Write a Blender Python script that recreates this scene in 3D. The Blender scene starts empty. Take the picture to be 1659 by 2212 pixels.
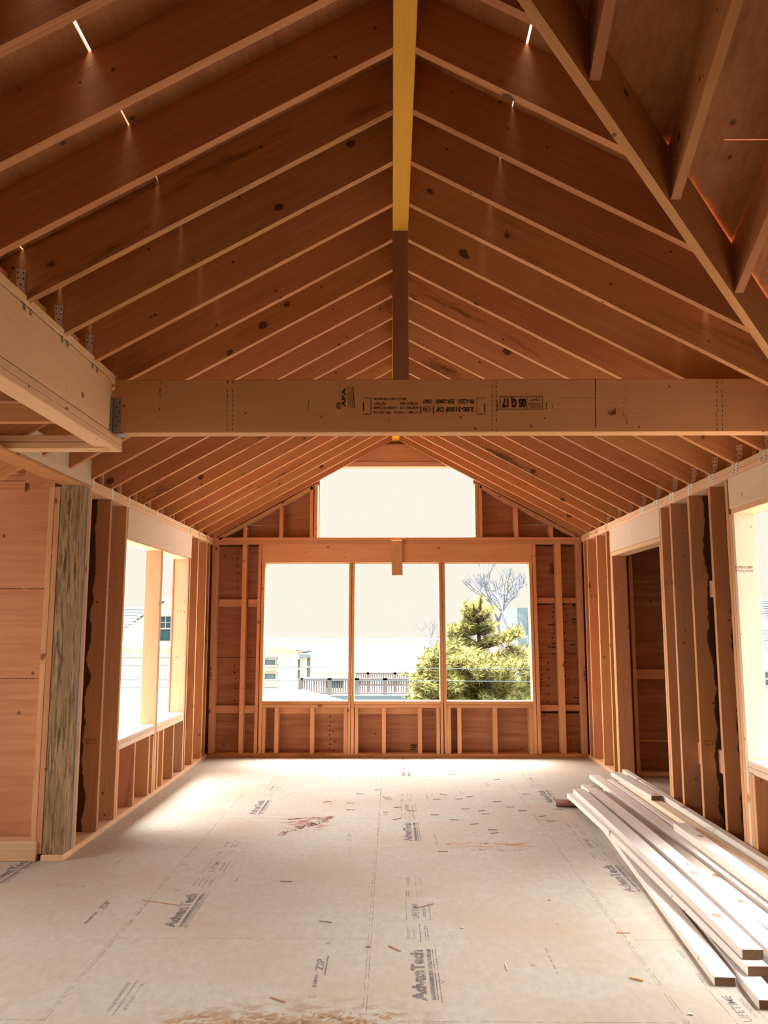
import bpy, bmesh, math, random
from mathutils import Vector, Matrix
C = bpy.context.scene.collection
R = random.Random(7)

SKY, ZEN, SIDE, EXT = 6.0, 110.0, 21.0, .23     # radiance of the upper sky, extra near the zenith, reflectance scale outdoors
# ------------------------------------------------------------------ measured camera
F, CX, CY, VX, VY, EH = 1775.0, 829.5, 1106.0, 846.0, 1348.0, 1.49
pit = math.atan((VY-CY)/F); yaw = math.atan((VX-CX)/math.hypot(F, VY-CY))
cp, sp, cyw, syw = math.cos(pit), math.sin(pit), math.cos(yaw), math.sin(yaw)
FW = Vector((-syw*cp, cyw*cp, sp)); RT = Vector((cyw, syw, 0)); UP = Vector((syw*sp, -cyw*sp, cp))
def ray(x, y): return FW + RT*((x-CX)/F) - UP*((y-CY)/F)
def bp(x, y, n, c):
    r = ray(x, y); n = Vector(n); o = Vector((0, 0, EH)); return o + r*((c-n.dot(o))/n.dot(r))
def PX(x, y, v): return bp(x, y, (1, 0, 0), v)
def PY(x, y, v): return bp(x, y, (0, 1, 0), v)
def PZ(x, y, v): return bp(x, y, (0, 0, 1), v)

# ------------------------------------------------------------------ materials
def newmat(name):
    m = bpy.data.materials.new(name); m.use_nodes = True
    nt = m.node_tree; b = nt.nodes['Principled BSDF']; b.inputs['Roughness'].default_value = .75
    b.inputs['Specular IOR Level'].default_value = .25
    return m, nt, b
def N(nt, t, **kw):
    n = nt.nodes.new(t)
    for k, v in kw.items(): setattr(n, k, v)
    return n
def mth(nt, op, a, b=None, clamp=False):
    n = N(nt, 'ShaderNodeMath', operation=op, use_clamp=clamp)
    for i, v in enumerate((a, b)):
        if v is None: continue
        if isinstance(v, (int, float)): n.inputs[i].default_value = v
        else: nt.links.new(v, n.inputs[i])
    return n.outputs[0]
def mixc(nt, f, a, b, mode='MIX'):
    n = N(nt, 'ShaderNodeMix', data_type='RGBA', blend_type=mode)
    for i, v in ((0, f), (6, a), (7, b)):
        if isinstance(v, (int, float)): n.inputs[i].default_value = v
        elif isinstance(v, tuple): n.inputs[i].default_value = (*v, 1)
        else: nt.links.new(v, n.inputs[i])
    return n.outputs[2]
def ramp(nt, f, a, b, smooth=False):
    n = N(nt, 'ShaderNodeMapRange'); n.clamp = True
    if smooth: n.interpolation_type = 'SMOOTHSTEP'
    nt.links.new(f, n.inputs[0]); n.inputs[1].default_value = a; n.inputs[2].default_value = b
    return n.outputs[0]
def vscale(nt, v, s):
    n = N(nt, 'ShaderNodeMapping'); nt.links.new(v, n.inputs[0]); n.inputs['Scale'].default_value = s; return n.outputs[0]
def noise(nt, v, s, d=3, r=.55):
    n = N(nt, 'ShaderNodeTexNoise'); nt.links.new(v, n.inputs['Vector']); n.inputs['Scale'].default_value = s
    n.inputs['Detail'].default_value = d; n.inputs['Roughness'].default_value = r; return n.outputs[0]
def coords(nt, rnd=True):
    tc = N(nt, 'ShaderNodeTexCoord')
    if not rnd: return tc.outputs['Object'], None
    oi = N(nt, 'ShaderNodeObjectInfo'); sc = N(nt, 'ShaderNodeVectorMath', operation='SCALE')
    cx = N(nt, 'ShaderNodeCombineXYZ'); nt.links.new(oi.outputs['Random'], cx.inputs[0])
    nt.links.new(mth(nt, 'MULTIPLY', oi.outputs['Random'], .37), cx.inputs[1]); nt.links.new(mth(nt, 'MULTIPLY', oi.outputs['Random'], .71), cx.inputs[2])
    nt.links.new(cx.outputs[0], sc.inputs[0]); sc.inputs[3].default_value = 97.3
    ad = N(nt, 'ShaderNodeVectorMath', operation='ADD'); nt.links.new(tc.outputs['Object'], ad.inputs[0]); nt.links.new(sc.outputs[0], ad.inputs[1])
    return ad.outputs[0], oi.outputs['Random']

def wood(name, light, dark, knot=(.10, .035, .015), kscale=4.5, kr=.14, stain=0.0, var=.22, grain=1.0, staincol=(.05, .02, .01), nails=False, tar=0, kmin=.25):
    m, nt, b = newmat(name); v, rnd = coords(nt)
    warp = noise(nt, v, 2.0, 2)
    g1 = noise(nt, vscale(nt, v, (1.2, 22, 22)), 2.2, 4, .6)
    g2 = noise(nt, vscale(nt, v, (.6, 70, 70)), 2.0, 2, .5)
    g = mth(nt, 'ADD', mth(nt, 'MULTIPLY', g1, .65), mth(nt, 'MULTIPLY', g2, .35))
    col = mixc(nt, ramp(nt, g, .5-.22/grain, .5+.22/grain), dark, light)
    col = mixc(nt, ramp(nt, warp, .3, .7), col, mixc(nt, .35, col, dark))
    # knots
    vo = N(nt, 'ShaderNodeTexVoronoi'); vv = vscale(nt, v, (.75, 1, 1)); nt.links.new(vv, vo.inputs['Vector']); vo.inputs['Scale'].default_value = kscale
    dist = mth(nt, 'ADD', vo.outputs['Distance'], mth(nt, 'MULTIPLY', mth(nt, 'SUBTRACT', noise(nt, v, 30, 2), .5), .08))
    sepc = N(nt, 'ShaderNodeSeparateColor'); nt.links.new(vo.outputs['Color'], sepc.inputs[0])
    size = mth(nt, 'MULTIPLY', ramp(nt, sepc.outputs[0], kmin, 1.0), kr)
    k = mth(nt, 'SUBTRACT', size, dist)
    kd = ramp(nt, k, -.01, .03); halo = ramp(nt, k, -.12, .02)
    col = mixc(nt, mth(nt, 'MULTIPLY', halo, mth(nt, 'MULTIPLY', mth(nt, 'GREATER_THAN', size, .01), .45)), col, dark)
    col = mixc(nt, mth(nt, 'MULTIPLY', kd, .85), col, knot)
    vp = N(nt, 'ShaderNodeTexVoronoi'); nt.links.new(v, vp.inputs['Vector']); vp.inputs['Scale'].default_value = 10.5
    sp2 = N(nt, 'ShaderNodeSeparateColor'); nt.links.new(vp.outputs['Color'], sp2.inputs[0])
    pin = ramp(nt, mth(nt, 'SUBTRACT', mth(nt, 'MULTIPLY', sp2.outputs[0], .12), vp.outputs['Distance']), 0, .03)
    if kr: col = mixc(nt, mth(nt, 'MULTIPLY', pin, .8), col, knot)
    if stain:
        s = noise(nt, vscale(nt, v, (1.0, 7, 7)), 1.3, 5, .7)
        pick = ramp(nt, mth(nt, 'FRACT', mth(nt, 'MULTIPLY', rnd, 7.7)), 1-stain, 1-stain+.15)
        col = mixc(nt, mth(nt, 'MULTIPLY', mth(nt, 'MULTIPLY', ramp(nt, s, .55, .66), pick), .7), col, staincol)
    if nails:
        vn = N(nt, 'ShaderNodeTexVoronoi'); nt.links.new(v, vn.inputs['Vector']); vn.inputs['Scale'].default_value = 14
        col = mixc(nt, mth(nt, 'MULTIPLY', ramp(nt, mth(nt, 'SUBTRACT', .08, vn.outputs['Distance']), 0, .03), .8), col, knot)
    if tar:
        tcr = N(nt, 'ShaderNodeTexCoord'); sz = N(nt, 'ShaderNodeSeparateXYZ'); nt.links.new(tcr.outputs['Object'], sz.inputs[0])
        e = mth(nt, 'MULTIPLY', sz.outputs[2], float(tar)); wob = noise(nt, vscale(nt, v, (1.6, 3, 3)), 2.0, 4, .6)
        lim = mth(nt, 'ADD', e, mth(nt, 'MULTIPLY', mth(nt, 'SUBTRACT', wob, .5), .16))
        col = mixc(nt, mth(nt, 'MULTIPLY', ramp(nt, lim, .034, .040), .93), col, (.035, .016, .010))
    h = N(nt, 'ShaderNodeHueSaturation'); nt.links.new(col, h.inputs['Color'])
    nt.links.new(mth(nt, 'ADD', mth(nt, 'MULTIPLY', mth(nt, 'FRACT', mth(nt, 'MULTIPLY', rnd, 13.1)), var), 1-var/2), h.inputs['Value'])
    nt.links.new(mth(nt, 'ADD', mth(nt, 'MULTIPLY', mth(nt, 'FRACT', mth(nt, 'MULTIPLY', rnd, 31.7)), .016), .492), h.inputs['Hue'])
    nt.links.new(h.outputs[0], b.inputs['Base Color'])
    bu = N(nt, 'ShaderNodeBump'); bu.inputs['Strength'].default_value = .25; bu.inputs['Distance'].default_value = .003
    nt.links.new(g2, bu.inputs['Height']); nt.links.new(bu.outputs[0], b.inputs['Normal'])
    return m

def plywood(name, light, dark, axis='X', nail=True, rnd=False, patch=.5):
    m, nt, b = newmat(name); v, r = coords(nt, rnd)
    sc = {'X': (1.2, 16, 16), 'Y': (16, 1.2, 16), 'Z': (16, 16, 1.2)}[axis]
    g1 = noise(nt, vscale(nt, v, sc), 1.6, 5, .65); p = noise(nt, v, 1.1, 3, .6)
    col = mixc(nt, ramp(nt, g1, .32, .68), dark, light)
    col = mixc(nt, mth(nt, 'MULTIPLY', ramp(nt, p, .4, .65), patch), col, dark)
    if nail:
        vn = N(nt, 'ShaderNodeTexVoronoi'); nt.links.new(vscale(nt, v, (1, 1, .8)), vn.inputs['Vector']); vn.inputs['Scale'].default_value = 6
        col = mixc(nt, mth(nt, 'MULTIPLY', ramp(nt, mth(nt, 'SUBTRACT', .085, vn.outputs['Distance']), 0, .03), .7), col, (.06, .02, .01))
    nt.links.new(col, b.inputs['Base Color']); return m

def plain(name, col, rough=.7, metal=0.0, spec=.3):
    m, nt, b = newmat(name); b.inputs['Roughness'].default_value = rough; b.inputs['Metallic'].default_value = metal
    b.inputs['Specular IOR Level'].default_value = spec
    v, _ = coords(nt, False); n = noise(nt, v, 9, 3)
    nt.links.new(mixc(nt, n, tuple(c*.9 for c in col), tuple(min(1, c*1.08) for c in col)), b.inputs['Base Color']); return m

def ink(name, col, wear, scale=160):
    m, nt, b = newmat(name); v, _ = coords(nt, False)
    n = noise(nt, v, scale, 2, .6); n2 = noise(nt, v, 9, 2)
    f = ramp(nt, mth(nt, 'ADD', mth(nt, 'MULTIPLY', n, .6), mth(nt, 'MULTIPLY', n2, .4)), wear, wear+.12)
    tr = N(nt, 'ShaderNodeBsdfTransparent'); mx = N(nt, 'ShaderNodeMixShader')
    b.inputs['Base Color'].default_value = (*col, 1); nt.links.new(mth(nt, 'MULTIPLY', f, .85), mx.inputs[0])
    nt.links.new(tr.outputs[0], mx.inputs[1]); nt.links.new(b.outputs[0], mx.inputs[2])
    nt.links.new(mx.outputs[0], nt.nodes['Material Output'].inputs['Surface']); return m

M = {}
M['rafter'] = wood('rafter_fir', (.61, .29, .122), (.43, .175, .066), knot=(.07, .02, .008), stain=.28, kscale=6, kr=.18)
M['stud'] = wood('stud_fir', (.66, .36, .19), (.54, .255, .115), knot=(.20, .06, .025), kscale=6.5, kr=.16, stain=.10)
M['studdark'] = wood('stud_weathered', (.56, .29, .12), (.42, .19, .07), knot=(.12, .04, .015), kscale=6, kr=.16, stain=.7)
M['tarR'] = wood('tar_edged_stud_right', (.56, .29, .12), (.42, .19, .07), knot=(.12, .04, .015), kscale=6, kr=.16, tar=-1)
M['tarL'] = wood('tar_edged_stud_left', (.56, .28, .13), (.42, .18, .08), knot=(.12, .04, .015), kscale=6, kr=.16, tar=1)
M['lvl'] = wood('laminated_beam_wood', (.72, .40, .175), (.60, .30, .12), kscale=6, kr=.10, grain=.7)
M['sidebeam'] = wood('planed_beam_wood', (.72, .45, .265), (.62, .36, .19), knot=(.16, .06, .03), kscale=7, kr=.15)
M['header'] = wood('pale_header_wood', (.70, .55, .42), (.60, .44, .31), knot=(.36, .20, .12), kscale=6, kr=.13, grain=.8, stain=.0)
M['plate'] = wood('plate_wood', (.74, .48, .30), (.62, .37, .21), knot=(.25, .1, .05), kr=.10)
M['lumber'] = wood('weathered_lumber', (.78, .74, .70), (.62, .57, .53), knot=(.26, .17, .12), kscale=6, kr=.18, grain=.9, stain=.3, staincol=(.36, .30, .26))
M['lumberold'] = wood('old_lumber', (.60, .52, .46), (.40, .32, .27), knot=(.16, .09, .06), kscale=6, kr=.22, grain=.9, stain=.9, staincol=(.25, .18, .14))
M['jamb'] = wood('bright_jamb_wood', (.66, .55, .44), (.56, .44, .32), knot=(.36, .18, .08), kscale=6, kr=.16, grain=.8)
M['pink'] = wood('pinkish_jamb_wood', (.56, .36, .25), (.47, .28, .18), knot=(.28, .11, .06), kscale=7, kr=.15)
M['lumberwarm'] = wood('warm_lumber', (.78, .66, .53), (.66, .52, .39), knot=(.3, .16, .09), kscale=6, kr=.16)
M['endgrain'] = wood('sawn_end', (.25, .15, .09), (.17, .10, .06), kr=.0)
M['ridge'] = wood('yellow_beam_coating', (.80, .42, .045), (.66, .31, .03), knot=(.25, .09, .01), kscale=5, kr=.05, grain=.6, var=.0)
M['post'] = wood('post_wood', (.36, .17, .09), (.27, .115, .06), kr=.1, nails=False, var=0)
# strand post
m, nt, b = newmat('strand_post'); v, _ = coords(nt, False)
n1 = noise(nt, vscale(nt, v, (2.5, 30, 30)), 2.2, 4, .7); n2 = noise(nt, vscale(nt, v, (1.5, 12, 12)), 1.7, 3)
nt.links.new(mixc(nt, ramp(nt, n2, .35, .7), mixc(nt, ramp(nt, n1, .42, .56), (.09, .05, .022), (.42, .28, .14)), (.26, .18, .10)), b.inputs['Base Color']); M['strand'] = m
M['grey'] = wood('greyed_wood', (.46, .38, .32), (.30, .24, .20), stain=.9, staincol=(.12, .09, .08))
M['ply'] = plywood('gable_plywood', (.46, .225, .115), (.29, .115, .055))
M['plyalcove'] = plywood('alcove_plywood', (.64, .31, .16), (.50, .21, .10), patch=.35)
M['deck'] = plywood('roof_sheathing', (.55, .25, .10), (.38, .14, .055), axis='Y')
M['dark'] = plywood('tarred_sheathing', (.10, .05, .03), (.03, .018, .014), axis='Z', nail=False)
M['steel'] = plain('galvanised_steel', (.72, .72, .70), .35, .85, .5)
M['dullsteel'] = plain('dull_steel', (.30, .27, .24), .5, .5)
M['nailhead'] = plain('dark_holes', (.04, .025, .02), .8)
M['nail'] = plain('bright_nail', (.40, .33, .27), .5, .3)
M['inkblack'] = ink('black_stamp_ink', (.012, .008, .006), .30)
M['inkline'] = ink('marker_line', (.02, .012, .01), .36, 90)
M['inkred'] = ink('red_chalk', (.50, .09, .03), .50, 40)
M['inkgrey'] = ink('faded_floor_ink', (.17, .15, .165), .41, 120)
M['inkpale'] = ink('very_faded_floor_ink', (.27, .24, .24), .44, 90)
M['seam'] = ink('floor_seam_dirt', (.36, .27, .21), .45, 30)
M['stainred'] = ink('dried_red_brown_spill', (.22, .045, .02), .46, 45); M['stainrust'] = ink('rust_stain', (.45, .20, .09), .50, 26)
M['smudge'] = ink('smudge', (.06, .035, .02), .55, 14)

# floor
m, nt, b = newmat('subfloor_panel'); v, _ = coords(nt, False)
a = noise(nt, vscale(nt, v, (1, .5, 1)), 26, 5, .7); c2 = noise(nt, v, 1.3, 4, .6); c3 = noise(nt, v, 75, 2)
col = mixc(nt, ramp(nt, a, .3, .7), (.39, .365, .305), (.50, .475, .415))
col = mixc(nt, mth(nt, 'MULTIPLY', ramp(nt, c2, .42, .64), .6), col, (.43, .325, .235))
col = mixc(nt, mth(nt, 'MULTIPLY', ramp(nt, c3, .66, .75), .35), col, (.36, .22, .13))
sx = N(nt, 'ShaderNodeSeparateXYZ'); nt.links.new(v, sx.inputs[0])
def blotch(cx, cy, rx, ry, colr, amt, ns, lo, hi, col):
    dx = mth(nt, 'DIVIDE', mth(nt, 'SUBTRACT', sx.outputs[0], cx), rx); dy = mth(nt, 'DIVIDE', mth(nt, 'SUBTRACT', sx.outputs[1], cy), ry)
    d = mth(nt, 'SQRT', mth(nt, 'ADD', mth(nt, 'MULTIPLY', dx, dx), mth(nt, 'MULTIPLY', dy, dy)))
    n = noise(nt, vscale(nt, v, (.6, 1.2, 1)), ns, 4, .7)
    f = mth(nt, 'MULTIPLY', ramp(nt, d, 1.0, .55), ramp(nt, n, lo, hi))
    return mixc(nt, mth(nt, 'MULTIPLY', f, amt), col, colr)
col = blotch(-.64, 6.45, .24, .30, (.30, .09, .04), .75, 11, .50, .58, col)
col = blotch(.68, 5.86, .38, .11, (.45, .19, .08), .95, 14, .45, .60, col)
col = blotch(.10, 6.72, .18, .12, (.52, .28, .15), .5, 15, .50, .62, col)
col = blotch(-.35, 3.30, .70, .28, (.30, .17, .10), .65, 16, .46, .60, col)
col = blotch(1.62, 4.4, .35, 1.6, (.30, .24, .21), .45, 14, .40, .62, col)
# fastener rings
vn = N(nt, 'ShaderNodeTexVoronoi'); nt.links.new(v, vn.inputs['Vector']); vn.inputs['Scale'].default_value = 4.2
rg = mth(nt, 'MULTIPLY', ramp(nt, mth(nt, 'SUBTRACT', .075, vn.outputs['Distance']), 0, .01), ramp(nt, vn.outputs['Distance'], .03, .045))
sr = N(nt, 'ShaderNodeSeparateColor'); nt.links.new(vn.outputs['Color'], sr.inputs[0])
col = mixc(nt, mth(nt, 'MULTIPLY', mth(nt, 'MULTIPLY', rg, mth(nt, 'GREATER_THAN', sr.outputs[0], .45)), mth(nt, 'MULTIPLY', ramp(nt, c3, .3, .55), .6)), col, (.20, .13, .11))
nt.links.new(col, b.inputs['Base Color']); b.inputs['Roughness'].default_value = .6; M['floor'] = m
M['dust'] = plywood('sawdust', (.48, .36, .25), (.32, .21, .13), nail=False, patch=.8)

# ------------------------------------------------------------------ geometry helpers
def link(name, me, mats, mw=None, parent=None):
    o = bpy.data.objects.new(name, me); C.objects.link(o)
    for mm in (mats if isinstance(mats, (list, tuple)) else [mats]): me.materials.append(mm)
    if mw is not None:
        o.location = mw.to_translation(); o.rotation_euler = mw.to_euler()
    if parent is not None: o.parent = parent
    return o
def tag(o, label=None, cat=None, group=None, kind=None):
    if label: o['label'] = label
    if cat: o['category'] = cat
    if group: o['group'] = group
    if kind: o['kind'] = kind
    return o
def empty(name, loc, rz=0):
    o = bpy.data.objects.new(name, None); C.objects.link(o); o.location = loc; o.rotation_euler = (0, 0, rz); return o
def addbox(bm, lo, hi, mi=0, mat=None):
    vs = [bm.verts.new(((lo, hi)[i][0], (lo, hi)[j][1], (lo, hi)[k][2])) for i in (0, 1) for j in (0, 1) for k in (0, 1)]
    if mat is not None:
        for q in vs: q.co = mat @ q.co
    for f in ((0, 1, 3, 2), (4, 6, 7, 5), (0, 4, 5, 1), (2, 3, 7, 6), (0, 2, 6, 4), (1, 5, 7, 3)):
        fc = bm.faces.new([vs[i] for i in f]); fc.material_index = mi
    return vs
def mesh(bm, name, smooth=False):
    me = bpy.data.meshes.new(name); bmesh.ops.recalc_face_normals(bm, faces=bm.faces); bm.to_mesh(me); bm.free()
    if smooth:
        for p in me.polygons: p.use_smooth = True
    return me
def basis(d, side):   # local X along d, local Y along side
    x = Vector(d).normalized(); y = Vector(side); y = (y - x*y.dot(x)).normalized(); z = x.cross(y)
    return Matrix((x, y, z)).transposed().to_4x4()
def lumber(name, p0, p1, side, wy, wz, mat, parent=None, bev=.0025, endmat=None, sag=0, bow=0, segs=1):
    """board from p0 to p1 (centre line); wy thickness along `side`, wz across it"""
    p0, p1 = Vector(p0), Vector(p1); d = p1-p0; L = d.length; mw = Matrix.Translation((p0+p1)/2) @ basis(d, side)
    bm = bmesh.new(); addbox(bm, (-L/2, -wy/2, -wz/2), (L/2, wy/2, wz/2))
    if endmat:
        for f in bm.faces:
            if abs(f.calc_center_median().x) > L/2-1e-4: f.material_index = 1
    if segs > 1:
        es = [e for e in bm.edges if abs(e.verts[0].co.x-e.verts[1].co.x) > L*.9]
        bmesh.ops.subdivide_edges(bm, edges=es, cuts=segs-1, use_grid_fill=True)
        for q in bm.verts:
            t = 1-(q.co.x/(L/2))**2; q.co.z += sag*t; q.co.y += bow*t
    elif bev: bmesh.ops.bevel(bm, geom=list(bm.edges), offset=bev, segments=1, affect='EDGES', profile=.5)
    return link(name, mesh(bm, name), [mat] + ([endmat] if endmat else []), mw, parent)
def prism(name, pts, axis, a, b_, mat, along, parent=None):
    """extruded polygon; pts in the plane normal to axis (world), local X set to `along`"""
    c = Vector((0, 0, 0)); P0 = []; P1 = []
    for u, w in pts:
        for lst, k in ((P0, a), (P1, b_)):
            lst.append(Vector({'X': (k, u, w), 'Y': (u, k, w), 'Z': (u, w, k)}[axis]))
    for q in P0+P1: c += q
    c /= len(P0)*2
    mw = Matrix.Translation(c) @ basis(along, {'X': (1, 0, 0), 'Y': (0, 1, 0), 'Z': (0, 0, 1)}[axis]); inv = mw.inverted()
    bm = bmesh.new(); v0 = [bm.verts.new(inv @ q) for q in P0]; v1 = [bm.verts.new(inv @ q) for q in P1]
    bm.faces.new(v0); bm.faces.new(v1[::-1]); n = len(pts)
    for i in range(n): bm.faces.new((v0[i], v1[i], v1[(i+1) % n], v0[(i+1) % n]))
    return link(name, mesh(bm, name), mat, mw, parent)
def boxes(name, lst, mat, **tg):
    bm = bmesh.new()
    for lo, hi in lst: addbox(bm, lo, hi)
    o = link(name, mesh(bm, name), mat); tag(o, **tg); return o
def addtext(bm, s, size, mw, mi, bold=0.0, width=None, height=None):
    cu = bpy.data.curves.new('t', 'FONT'); cu.body = s; cu.size = size; cu.align_x = 'CENTER'; cu.align_y = 'CENTER'; cu.offset = bold; cu.resolution_u = 3
    o = bpy.data.objects.new('t', cu); me = o.to_mesh()
    if len(me.vertices):
        xs = [q.co.x for q in me.vertices]; ys = [q.co.y for q in me.vertices]
        cx, cy = (min(xs)+max(xs))/2, (min(ys)+max(ys))/2
        sx_ = (width/(max(xs)-min(xs))) if width else 1; sy_ = (height/(max(ys)-min(ys))) if height else 1
        vs = [bm.verts.new(mw @ Vector(((q.co.x-cx)*sx_, (q.co.y-cy)*sy_, 0))) for q in me.vertices]
        for p in me.polygons:
            try: bm.faces.new([vs[i] for i in p.vertices]).material_index = mi
            except ValueError: pass
    o.to_mesh_clear(); bpy.data.objects.remove(o); bpy.data.curves.remove(cu)
def quad(bm, pts, mi):
    bm.faces.new([bm.verts.new(p) for p in pts]).material_index = mi

# ------------------------------------------------------------------ dimensions
XL, XR, D = -2.086, 2.21, 9.54
RL, RR = .008, .094                 # ridge beam sides
ZR, ML, MR, DV = 3.649, .556, .538, .237
PLZ_L, PLZ_R = 2.485, 2.512         # plate tops
SD = .14
T = .038
def zl(x): return ZR - ML*(RL-x)
def zr(x): return ZR - MR*(x-RR)
def nth(i): return ['first', 'second', 'third', 'fourth', 'fifth', 'sixth', 'seventh', 'eighth', 'ninth', 'tenth', 'eleventh', 'twelfth', 'thirteenth', 'fourteenth', 'fifteenth', 'sixteenth', 'seventeenth', 'eighteenth', 'nineteenth', 'twentieth'][i]

# ------------------------------------------------------------------ rafters
ks = [1.65, 2.05, 2.45, 2.85, 3.23, 3.62] + [4.01+.4*i for i in range(14)]
tot = len(ks)
GL, GR = 'rafters of the left roof slope', 'rafters of the right roof slope'
for i, y in enumerate(ks):
    n_far = tot-1-i; nb = [k for k in ks if k > 4.3]
    y0, y1 = y-.012, y+.026
    where = ('%s rafter in front of the stamped cross beam' % nth(len([k for k in ks if y <= k < 4.3])-1)) if y < 4.3 else ('%s rafter behind the stamped cross beam' % nth(len([k for k in nb if k <= y])-1))
    xe = -1.86 if y < 4.3 else -2.36
    pts = [(xe, zl(xe)), (RL, zl(RL)), (RL, zl(RL)+DV), (xe, zl(xe)+DV)]
    o = prism('rafter', pts, 'Y', y0, y1, M['rafter'], (1, 0, ML))
    tag(o, 'left slope rafter, ' + where, 'rafter', GL)
    if y < 2.2: continue
    xv = y-1.955-.02
    xe = min(xv, 2.44)
    pts = [(RR, zr(RR)), (xe, zr(xe)), (xe, zr(xe)+DV), (RR, zr(RR)+DV)]
    o = prism('rafter', pts, 'Y', y0, y1, M['rafter'], (1, 0, -MR))
    tag(o, 'right slope rafter, ' + where + (', cut at the valley' if xe < 2.3 else ''), 'rafter', GR)
# doubled rafters against the gable wall
for s in (-1, 1):
    f = zl if s < 0 else zr; xa, xb = (RL, XL+.02) if s < 0 else (RR, XR-.02)
    o = prism('gable_rafter', [(xa, f(xa)-.015), (xb, f(xb)-.015), (xb, f(xb)+.13), (xa, f(xa)+.13)], 'Y', D-.075, D-.037, M['rafter'], (1, 0, -s*MR))
    tag(o, 'rafter tight against the gable wall on the %s slope' % ('left' if s < 0 else 'right'), 'rafter')

# ridge beam
o = lumber('ridge_beam', ((RL+RR)/2, -3, ZR+.14), ((RL+RR)/2, D+.1, ZR+.14), (1, 0, 0), RR-RL, .28, M['ridge'])
tag(o, 'long yellow coated ridge beam running down the roof peak', 'beam')
o = lumber('king_post', ((RL+RR)/2, 4.345, 2.80), ((RL+RR)/2, 4.345, ZR), (1, 0, 0), RR-RL+.002, .089, M['post'])
tag(o, 'dark reddish short post standing on the cross beam under the ridge', 'post')

# ------------------------------------------------------------------ roof sheathing (setting)
TH = .013
def slab(name, poly, zf, mat=None, th=TH):
    bm = bmesh.new(); v0 = [bm.verts.new((x, y, zf(x, y))) for x, y in poly]; v1 = [bm.verts.new((x, y, zf(x, y)+th)) for x, y in poly]
    n = len(poly); bm.faces.new(v0); bm.faces.new(v1[::-1])
    for i in range(n): bm.faces.new((v0[i], v1[i], v1[(i+1) % n], v0[(i+1) % n]))
    return tag(link(name, mesh(bm, name), mat or M['deck']), kind='structure')
zfL = lambda x, y: zl(x)+DV+.001
zfR = lambda x, y: zr(x)+DV+.001
zfD = lambda x, y: ZR-MR*(y-2.045)+DV+.001
zfD2 = lambda x, y: ZR-MR*(2.045-y)+DV+.001
# left: seams at x=-.98 and x=-1.53, open a few millimetres near the front
def seam(x, g):   # list of (y, half gap)
    return [(x-h, y) for y, h in g], [(x+h, y) for y, h in g]
gl1 = [(-3, .0005), (1.9, .0005), (1.95, .006), (2.45, .004), (2.50, .0026), (2.95, .0024), (3.0, .0016), (4.6, .0014), (5.2, .0004), (9.75, .0004)]
gl2 = [(-3, .0004), (2.6, .0004), (2.7, .0035), (3.2, .0025), (4.2, .0015), (4.6, .0004), (9.75, .0004)]
gr1 = [(2.52, .0015), (2.72, .0042), (2.83, .0040), (2.9, .002), (4.6, .0014), (5.0, .0004), (9.75, .0004)]
a1, b1 = seam(-.98, gl1); a2, b2 = seam(-1.53, gl2)
slab('ceiling', [((RL+RR)/2, -3)] + [((RL+RR)/2, 9.75)] + b1[::-1], zfL)
slab('ceiling', a1 + b2[::-1], zfL)
slab('ceiling', a2 + [(-2.5, 9.75), (-2.5, -3)], zfL)
ar, br = seam(.514, gr1)
vy = lambda x: x+1.955
slab('ceiling', [((RL+RR)/2, vy(.05)), (.514, vy(.514))] + ar + [((RL+RR)/2, 9.75)], zfR)
gr2 = [(3.62, .0004), (3.9, .0022), (4.55, .0015), (4.9, .0004), (9.75, .0004)]
ar2, br2 = seam(1.59, gr2)
slab('ceiling', br + ar2[::-1] + [(1.59, vy(1.59)), (.52, vy(.52))], zfR)
slab('ceiling', br2 + [(2.6, 9.75), (2.6, vy(2.6)), (1.60, vy(1.60))], zfR)
# dormer roof
slab('ceiling', [(.094, 2.045), (2.6, 2.045), (2.6, 3.004), (vy(0) and 1.055, 3.004)], zfD)
slab('ceiling', [(1.062, 3.004), (1.30, 3.004), (1.31, 3.0075), (2.6, 3.0085), (2.6, 4.54), (1.90, 3.84), (1.56, 3.495)], zfD)
slab('ceiling', [(.094, 2.045), (2.6, -.46), (2.6, 2.045)], zfD2)
slab('ceiling', [((RL+RR)/2, -3), (2.6, -3), (2.6, -.46), ((RL+RR)/2, 2.09)], zfR)
bx = boxes('wall_dormer', [((2.36, -.4, 2.5), (2.38, 4.4, 3.9))], M['ply'], kind='structure')

# valley rafter + jacks
vz = lambda x: zr(x)
d = Vector((1, 1, -MR)); xa, xb = .10, 2.30
A = Vector((xa, xa+1.955, vz(xa))); B = Vector((xb, xb+1.955, vz(xb)))
perp = Vector((1, -1, 0)).normalized(); upv = Vector((0, 0, 1))
mw = Matrix.Translation((A+B)/2) @ basis(B-A, perp); inv = mw.inverted(); bm = bmesh.new()
off = perp*.019
vs = [bm.verts.new(inv @ (p + s*off + upv*h)) for p in (A, B) for s in (-1, 1) for h in (-.01, .235)]
for f in ((0, 1, 3, 2), (4, 6, 7, 5), (0, 4, 5, 1), (2, 3, 7, 6), (0, 2, 6, 4), (1, 5, 7, 3)): bm.faces.new([vs[i] for i in f])
tag(link('valley_rafter', mesh(bm, 'valley_rafter'), M['rafter'], mw), 'long diagonal valley rafter crossing the upper right of the roof', 'rafter')
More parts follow.
